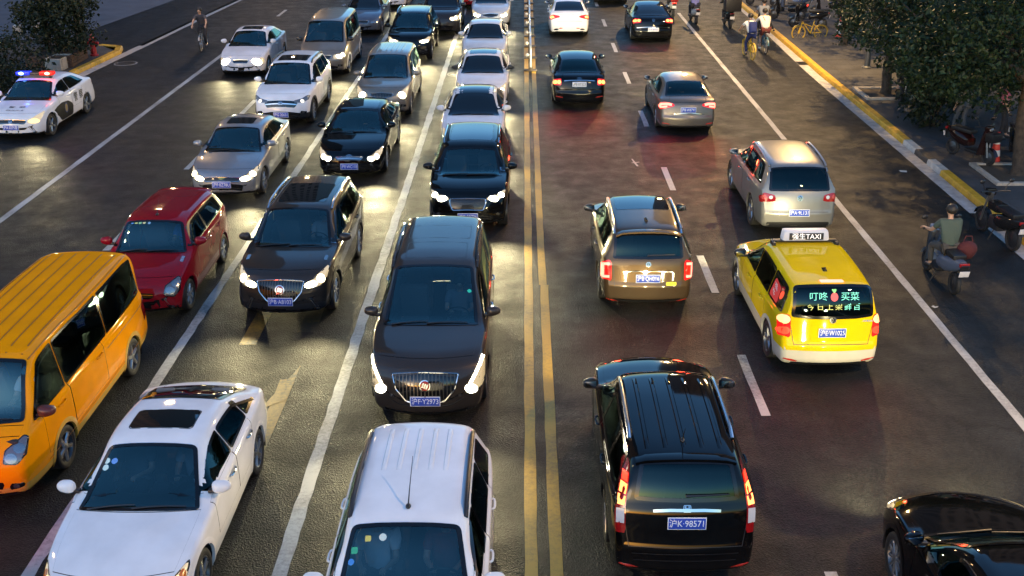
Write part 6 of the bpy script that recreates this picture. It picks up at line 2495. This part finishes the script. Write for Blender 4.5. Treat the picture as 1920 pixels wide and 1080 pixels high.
# pedestrians half hidden by the leaves
person('pedestrian in black standing on the pavement under the trees', STAND, (12.25, 33.5), R(160), CL('black_jacket', (.02, .02, .022)), DARKT, z=.13, sleeve='long')
person('pedestrian in grey walking behind the hanging leaves', STAND, (13.0, 30.6), R(20), CL('grey_shirt', (.15, .15, .16)), CL('grey_trousers', (.10, .10, .11)), z=.13)
person('pedestrian in pink top by the tree trunk next to the cone', STAND, (14.0, 30.2), R(-100), CL('pink_top', (.50, .14, .20)), DARKT, z=.13)
um = empty('umbrella', (14.9, 32.2, .13), 0, 'lilac umbrella glimpsed through the leaves', 'umbrella')
mb = MB()
n = 8
vs = [(0, 0, 2.25)]
for rr, zz in ((.25, 2.20), (.45, 2.08), (.58, 1.93)):
    for i in range(n * 2):
        t = math.pi * i / n
        k_ = 1 if i % 2 == 0 else .95
        vs.append((rr * k_ * math.cos(t), rr * k_ * math.sin(t), zz + (0 if i % 2 == 0 else .015)))
fs = [(0, 1 + i, 1 + (i + 1) % 16) for i in range(16)] + [(1 + r * 16 + i, 1 + r * 16 + (i + 1) % 16, 17 + r * 16 + (i + 1) % 16, 17 + r * 16 + i) for r in range(2) for i in range(16)]
mb.add(vs, fs)
mb.build('canopy', CL('lilac_cloth', (.22, .20, .30)), um)
mb = MB()
mb.tube([(0, 0, 1.05), (0, 0, 2.3)], .012, 6)
mb.build('shaft', M_RIMD, um)
person('pedestrian in dark clothes under the lilac umbrella', STAND, (14.85, 32.02), R(10), CL('dark_blue_shirt', (.03, .04, .13)), DARKT, z=.13)


def cone(label, x, y, z=.13, ht=.72):
    root = empty('traffic_cone', (x, y, z), 0, label, 'traffic cone')
    mb = MB()
    mb.box((0, 0, .02), (.40, .40, .04), 0, .015)
    mb.build('base', M_BLACK, root)
    mb = MB()
    z0 = .04
    for k, m_ in enumerate((0, 1, 0, 1, 0)):
        a, c = k / 5, (k + 1) / 5
        mb.lathe([(lerp(.16, .035, a), z0 + (ht - z0) * a), (lerp(.16, .035, c), z0 + (ht - z0) * c)], n=20, m=m_)
    mb.lathe([(.035, ht), (.0, ht + .01)], n=20, m=0)
    mb.build('cone_body', [mat('cone_red', (.50, .035, .02), .5), mat('cone_white', (.60, .58, .55), .5)], root)


cone('red and white traffic cone on the pavement beside the tree trunk', 12.85, 27.75, ht=.85)
cone('red and white traffic cone far back behind the leaves', 13.7, 46.3, ht=.9)

# fire hydrant
hy = empty('fire_hydrant', (-17.35, 42.6, .12), 0, 'red fire hydrant standing on the left kerb corner', 'hydrant')
mb = MB()
mb.lathe([(.17, 0), (.17, .05), (.12, .07), (.11, .55), (.135, .57), (.135, .62), (.115, .64), (.105, .72), (.06, .82), (.03, .84), (.03, .88), (0, .89)], n=20)
M_HYD = mat('hydrant_red', (.38, .018, .02), .4, coat=.4)
mb.build('barrel', M_HYD, hy)
for s in (1, -1):
    mb = MB()
    mb.lathe([(.05, 0), (.05, .10), (.065, .10), (.065, .15), (.0, .16)], n=12)
    mb.v = [(s * (.09 + z), y, .50 + x) for x, y, z in mb.v]
    mb.build('nozzle', M_HYD, hy)

# ---------------------------------------------------------------- railing in the middle of the road
gr = empty('guard_railing', (.245, 40.2, 0), 0, 'white steel guard railing between the yellow centre lines', 'railing')
M_STEEL = mat('galvanised_steel', (.55, .55, .55), .35, .6)
M_FOOT = mat('rusty_dark_base', (.03, .022, .02), .6)
M_RFL = mat('white_reflector', (.75, .72, .62), .3)
N_P = 13
for i in range(N_P):
    y = i * 2.4
    mb = MB()
    mb.box((0, y, .50), (.07, .07, .95), 0, .015)
    mb.ball((0, y, 1.01), (.05, .05, .04))
    mb.build('post', M_STEEL, gr)
    mb = MB()
    mb.box((0, y, .035), (.50, .24, .07), 0, .03)
    mb.box((0, y, .10), (.16, .16, .10), 0, .03)
    mb.build('base', M_FOOT, gr)
    mb = MB()
    mb.ball((-.13, y - .03, .62), (.065, .03, .065))
    mb.tube([(-.10, y, .62), (0, y, .62)], .015, 6)
    mb.build('reflector', M_RFL, gr)
for z in (.92, .30):
    mb = MB()
    mb.box((0, (N_P - 1) * 1.2, z), (.06 if z > .5 else .04, (N_P - 1) * 2.4, .07 if z > .5 else .04), 0, .01)
    mb.build('rail', M_STEEL, gr)
for i in range(N_P - 1):
    mb = MB()
    for k in range(1, 12):
        mb.tube([(0, i * 2.4 + k * .2, .30), (0, i * 2.4 + k * .2, .90)], .009, 5)
    mb.build('bar_panel', M_STEEL, gr)

# ---------------------------------------------------------------- trees
GT = 'plane trees along the right pavement'
tree('leafy plane tree with thick trunk at the right edge by the cone', 13.0, 26.6, 3.0, .17,
     [(-.6, -.2, 5.0, 2.6, 2.6, 1.5, 150), (-1.6, -1.2, 3.9, 1.3, 1.4, .9, 45), (1.4, .6, 5.2, 2.4, 2.4, 1.4, 90), (.3, 2.2, 4.1, 2.2, 1.6, 1.2, 70), (-1.4, 1.6, 3.2, 1.5, 1.3, .9, 42), (1.2, 1.8, 3.0, 1.4, 1.2, .8, 24), (-2.3, 3.2, 3.3, 1.2, 1.4, 1.1, 40), (-1.7, .2, 2.7, 1.2, 1.3, .6, 34), (-.6, 1.0, 2.2, 1.3, 1.2, .55, 26), (-2.6, -.8, 3.4, 1.1, 1.2, .8, 36), (-1.2, 2.6, 2.3, 1.3, 1.1, .7, 36), (.4, 2.4, 2.4, 1.3, 1.0, .6, 30), (-2.0, 1.6, 2.5, .9, 1.0, .6, 24)],
     40, .125, 11, GT, (-.15, .1))
tree_pit(13.0, 26.6, 1.7, 1.7)
tree('dense plane tree over the pavement beyond the first trunk', 12.4, 35.8, 3.1, .16,
     [(0, -.2, 4.7, 2.3, 2.6, 1.6, 150), (-1.0, -1.8, 3.1, 1.3, 1.4, 1.0, 55), (1.3, -1.2, 3.3, 1.8, 1.6, 1.1, 70), (-.4, 1.6, 3.4, 1.6, 1.5, 1.2, 60), (1.9, 1.0, 4.6, 2.0, 2.0, 1.3, 70), (.6, -3.0, 2.6, 1.3, 1.3, .9, 38), (-.9, -.4, 2.4, 1.1, 1.5, .7, 36), (-.2, -2.6, 2.2, 1.0, 1.2, .7, 28), (1.2, -3.8, 3.0, 1.3, 1.2, .9, 36)],
     40, .125, 12, GT, (.1, 0))
tree_pit(12.4, 35.8, 1.6, 1.6)
tree('plane tree farther along the pavement near the parked share bicycle', 13.5, 44.8, 3.2, .15,
     [(.2, 0, 5.0, 2.3, 2.5, 1.6, 120), (-.6, -1.6, 3.4, 1.3, 1.4, 1.0, 45), (1.6, -1.0, 3.6, 1.7, 1.6, 1.2, 55), (2.4, .8, 4.6, 1.8, 1.9, 1.3, 50), (.2, -2.6, 2.6, 1.0, 1.1, .8, 26)],
     32, .15, 13, GT)
tree('slim plane tree with bare dark trunk by the parked scooters', 12.9, 54.0, 3.9, .15,
     [(0, 0, 6.2, 2.3, 2.4, 1.7, 80), (1.0, 1.0, 5.2, 1.6, 1.6, 1.1, 30)], 20, .22, 14, GT)
tree('plane tree set back on the right pavement behind the umbrella', 17.5, 33.0, 3.0, .16,
     [(0, 0, 4.6, 2.8, 2.8, 1.8, 170), (-1.2, -1.6, 3.2, 1.6, 1.4, 1.0, 50), (-.2, 2.4, 3.6, 2.0, 1.8, 1.3, 70)], 26, .17, 15, GT)
tree('plane tree set back at the top right corner', 18.5, 41.5, 3.0, .16,
     [(0, 0, 4.4, 3.0, 2.8, 1.9, 170), (-1.6, -1.0, 3.0, 1.6, 1.5, 1.1, 60), (1.5, -2.0, 3.2, 1.8, 1.6, 1.1, 60)], 26, .17, 16, GT)


def shrub(label, x, y, blobs, per, size, seed, z=.12, planter=None, name='shrub'):
    root = empty(name, (x, y, z), 0, label, 'shrub', 'dark shrubs by the pavement')
    mb = MB()
    rnd = random.Random(seed)
    for i in range(7):
        e = Vector((rnd.uniform(-.7, .7), rnd.uniform(-.7, .7), rnd.uniform(.7, 1.4)))
        mb.tube([(e.x * .2, e.y * .2, -.05), e * .5 + Vector((0, 0, .1)), e], [.035, .025, .012], 6)
    mb.build('stem', M_BARK, root)
    link('foliage', leaves(seed, blobs, per, size, M_LEAF2, 'foliage'), root)


shrub('large dark rounded shrub in the brown planter by the hydrant', -18.1, 41.3, [(0, 0, 1.35, 1.2, 1.1, 1.0, 130), (.5, .7, 1.9, .75, .8, .6, 38), (-.6, -.3, 1.6, .7, .8, .7, 38), (.9, -.4, .9, .7, .7, .6, 25)], 20, .15, 21, .3)
shrub('low shrub beside the police car at the left edge', -18.3, 36.6, [(0, 0, 1.0, 1.5, 1.3, .95, 110), (-1.3, .6, 1.1, 1.1, 1.1, .9, 55), (.4, -1.4, .8, 1.2, 1.0, .7, 50)], 20, .14, 22)
shrub('low dark shrub hiding the left pavement below the police car', -19.4, 32.6, [(0, 0, .9, 1.6, 1.4, .9, 110), (.9, -1.0, .8, 1.1, 1.0, .7, 45)], 18, .14, 23)
shrub('understorey shrub in the tree pit behind the grey clad pedestrian', 12.5, 31.6, [(0, 0, .75, .9, .8, .7, 60), (.3, .3, 1.3, .7, .7, .6, 36)], 18, .15, 24, .13)
pl = empty('planter_box', (-18.2, 41.1, .12), R(3), 'brown wooden planter box under the large dark shrub', 'planter')
mb = MB()
for k in range(4):
    for s in (1, -1):
        mb.box((0, s * .95, .07 + k * .115), (1.7, .05, .105), 0, .008)
        mb.box((s * .85, 0, .07 + k * .115), (.05, 1.84, .105), 0, .008)
mb.build('side_board', mat('brown_planter_wood', (.075, .04, .025), .7, vary=(.05, .028, .018), vscale=9), pl)
mb = MB()
mb.box((0, 0, .36), (1.62, 1.82, .06))
mb.build('soil', mat('soil', (.035, .028, .02), .95), pl)
lo = empty('stone_trough', (-17.75, 40.2, .12), R(-2), 'pale low stone trough between planter and yellow kerb', 'planter')
mb = MB()
for s in (1, -1):
    mb.box((0, s * .5, .22), (.62, .10, .44), 0, .02)
    mb.box((s * .29, 0, .22), (.07, .90, .44), 0, .02)
mb.build('wall', M_EDG, lo)
mb = MB()
mb.box((0, 0, .30), (.50, .88, .06))
mb.build('soil', mat('soil', (.035, .028, .02), .95), lo)
GL_ = 'trees on the left forecourt'


def bare_tree(label, x, y, ht, r0, tips, blobs, seed, z=.12):
    root = empty('tree', (x, y, z), 0, label, 'tree', GL_)
    link('trunk', trunk_mesh(seed, ht, r0, tips), root)
    link('crown', leaves(seed, blobs, 18, .2, M_LEAF), root)


bare_tree('forked dark tree with spreading limbs at the upper left edge', -21.4, 42.6, 1.8, .17, [(-1.6, .3, 4.6), (.2, .6, 5.2), (1.5, -.2, 4.4), (1.2, .4, 3.1)], [(-1.4, .2, 5.6, 1.8, 1.6, 1.1, 60), (.8, .3, 6.0, 1.9, 1.7, 1.2, 70), (-.3, -1.2, 1.0, 1.0, .8, .6, 20)], 31)
bare_tree('slim leaning tree rising behind the large shrub', -20.0, 44.6, 3.2, .12, [(-.9, .2, 5.4), (.8, .4, 5.8)], [(-.2, .3, 6.3, 1.7, 1.6, 1.1, 70)], 32)
bare_tree('second slim tree with straight trunk behind the large shrub', -19.2, 45.8, 3.6, .13, [(-.6, .3, 5.8), (.9, .2, 6.0)], [(.2, .2, 6.6, 1.7, 1.6, 1.1, 70)], 33, .02)
for x, y, r, l in ((-22.6, 47.6, .21, 'smaller round stone bollard left of its twin on the pale paving'), (-22.0, 48.2, .25, 'larger round stone bollard nearest the shrub on the pale paving')):
    q = empty('stone_bollard', (x, y, .012), 0, l, 'bollard')
    mb = MB()
    mb.lathe([(r * .7, 0), (r * .7, .08), (r * .5, .11), (r * .5, .14)], n=20)
    mb.build('base', M_KG, q)
    mb = MB()
    mb.ball((0, 0, .12 + r), r, n=22, k=14)
    mb.build('globe', mat('pale_stone', (.34, .33, .32), .7, vary=(.25, .24, .23), vscale=6), q)

# ---------------------------------------------------------------- buildings closing the street ahead (mirrored in roofs and glass)
def facade(name, wall, win):
    m = mat(name, wall, .7)
    nt = m.node_tree
    b = nt.nodes['Principled BSDF']
    tc = nt.nodes.new('ShaderNodeTexCoord')
    mp = nt.nodes.new('ShaderNodeMapping')
    mp.inputs['Rotation'].default_value = (R(90), 0, 0)
    br = nt.nodes.new('ShaderNodeTexBrick')
    br.offset = 0
    br.inputs['Scale'].default_value = 1
    br.inputs['Brick Width'].default_value = 2.6
    br.inputs['Row Height'].default_value = 3.3
    br.inputs['Mortar Size'].default_value = .7
    br.inputs['Color1'].default_value = (*win, 1)
    br.inputs['Color2'].default_value = (*[c * .6 for c in win], 1)
    br.inputs['Mortar'].default_value = (*wall, 1)
    nt.links.new(tc.outputs['Object'], mp.inputs[0])
    nt.links.new(mp.outputs[0], br.inputs[0])
    nt.links.new(br.outputs['Color'], b.inputs['Base Color'])
    return m


def building(label, x, y, w, d, h, wall):
    root = empty('office_building', (x, y, 0), 0, label, 'building', 'buildings along the far street')
    mb = MB()
    mb.box((0, 0, h / 2), (w, d, h))
    mb.build('wall', wall, root, smooth=False)
    mb = MB()
    mb.box((0, 0, h + .5), (w + .8, d + .8, 1.0), 0, .1)
    mb.box((w * .1, 0, h + 2.2), (w * .4, d * .4, 2.6), 0, .1)
    mb.build('roof', M_KG, root, smooth=False)


F1 = facade('brown_facade', (.10, .075, .06), (.03, .035, .04))
F2 = facade('grey_facade', (.13, .13, .135), (.03, .04, .05))
building('brown tower far ahead on the left', -44, 84, 30, 34, 78, F1)
building('grey tower farther ahead on the left', -40, 150, 30, 34, 60, F2)
building('grey office block far ahead on the right', 42, 92, 28, 36, 44, F2)
building('brown tower farther ahead on the right', 40, 150, 30, 30, 66, F1)

# ---------------------------------------------------------------- small things lying on the road
def scrap(label, x, y, r, seed):
    rnd = random.Random(seed)
    mb = MB()
    n = 7
    vs = [(x, y, .02)]
    for i in range(n):
        t = 2 * math.pi * i / n
        q = r * rnd.uniform(.6, 1.1)
        vs.append((x + q * math.cos(t), y + q * .7 * math.sin(t), .006 + rnd.uniform(0, .03)))
    mb.add(vs, [(0, 1 + i, 1 + (i + 1) % n) for i in range(n)])
    tag(mb.build('paper_scrap', mat('scrap_paper', (.42, .41, .39), .8), smooth=False), label, 'litter', 'paper scraps on the road')


scrap('pale paper scrap beside the right gutter opposite the black kerb stone', 10.25, 27.3, .13, 1)
scrap('tiny pale scrap left of the scooter rider near the white line', 7.95, 18.5, .07, 2)
scrap('tiny pale scrap on the asphalt by the orange yellow minibus front', -6.05, 11.6, .06, 3)
scrap('small scrap lying behind the golden brown suv', 3.0, 15.6, .05, 4)


def drain(label, x, y):
    mb = MB()
    mb.box((x, y, .010), (.42, .62, .012), 0)
    for k in range(7):
        mb.box((x, y - .25 + k * .083, .018), (.36, .028, .012), 1)
    tag(mb.build('drain_grate', [M_BLACK, mat('cast_iron', (.05, .045, .042), .5, .6)], smooth=False), label, 'drain grate')


drain('iron drain grate in the right gutter near the parked black motorbike', 10.93, 23.6)
drain('iron drain grate in the right gutter far up by the cyclists', 11.0, 41.6)

# parked scooters in the dark under the trees
src = [o for o in bpy.data.objects if o.get('label', '').startswith('black scooter parked between')][0]
for i, (x, y, a) in enumerate([(15.2, 29.2, 170), (15.9, 30.4, 200), (14.6, 35.4, 80), (14.5, 36.6, 95), (14.4, 38.0, 85), (14.6, 39.4, 90), (13.0, 48.9, 75), (14.8, 52.2, 80)]):
    c = copy_tree(src)
    c.location = (x, y, .13)
    c.rotation_euler = (0, 0, R(a))
    c['label'] = 'black scooter in the row half hidden under the plane tree crowns'
    c['group'] = 'scooters in the row under the trees'
for o in bpy.data.objects:
    if o.get('group') == 'scooters parked on the pavement': o.location.z = .13

# trim on the yellow minibus
b, root = C1['b'], C1['root']
L = b.L
for sd in (1, -1):
    mb = MB()
    pts = []
    for i in range(15):
        y = lerp(.30, -.46, i / 14) * L
        pts.append(b.side[sd].at(y, b.ctrl(y)[0][7][1] + .002, .012))
    mb.tube(pts, .010, 6)
    mb.build('rain_gutter', mat('roof_groove_shade', (.30, .11, .002), .5), root)
    mb = MB()
    strip(mb, b.side[sd], [(-.44 * L, b.H * .50), (-.10 * L, b.H * .50)], .018, .004, 0, 12)
    strip(mb, b.side[sd], [(.36 * L, .46), (-.46 * L, .46)], .012, .004, 0, 16)
    mb.build('side_trim', mat('roof_groove_shade', (.30, .11, .002), .5), root)
emblem(root, b.front, 0, -.06, 'ovals', .08)
plate(root, b, Frame(b.bvh, (0, L / 2, 0), (1, 0, 0), (0, 0, 1), (0, -1, 0)), 0, .46, '沪A 7M306', face=1)

# the next car in the minibus lane, just below the frame: its brake lamps redden the minibus front
make_car('sedan', 'dark sedan braking ahead of the orange yellow minibus below the frame', 'car', 'sedan', -7.9, 8.15, BLACKP, lod=2, tail='wide', tail_lit=[(.80, .90, .11, .05, M_TLH)], tail_glow=14, show_rear=True, oncoming=True, lit=None, beam=0, group=G_ON)
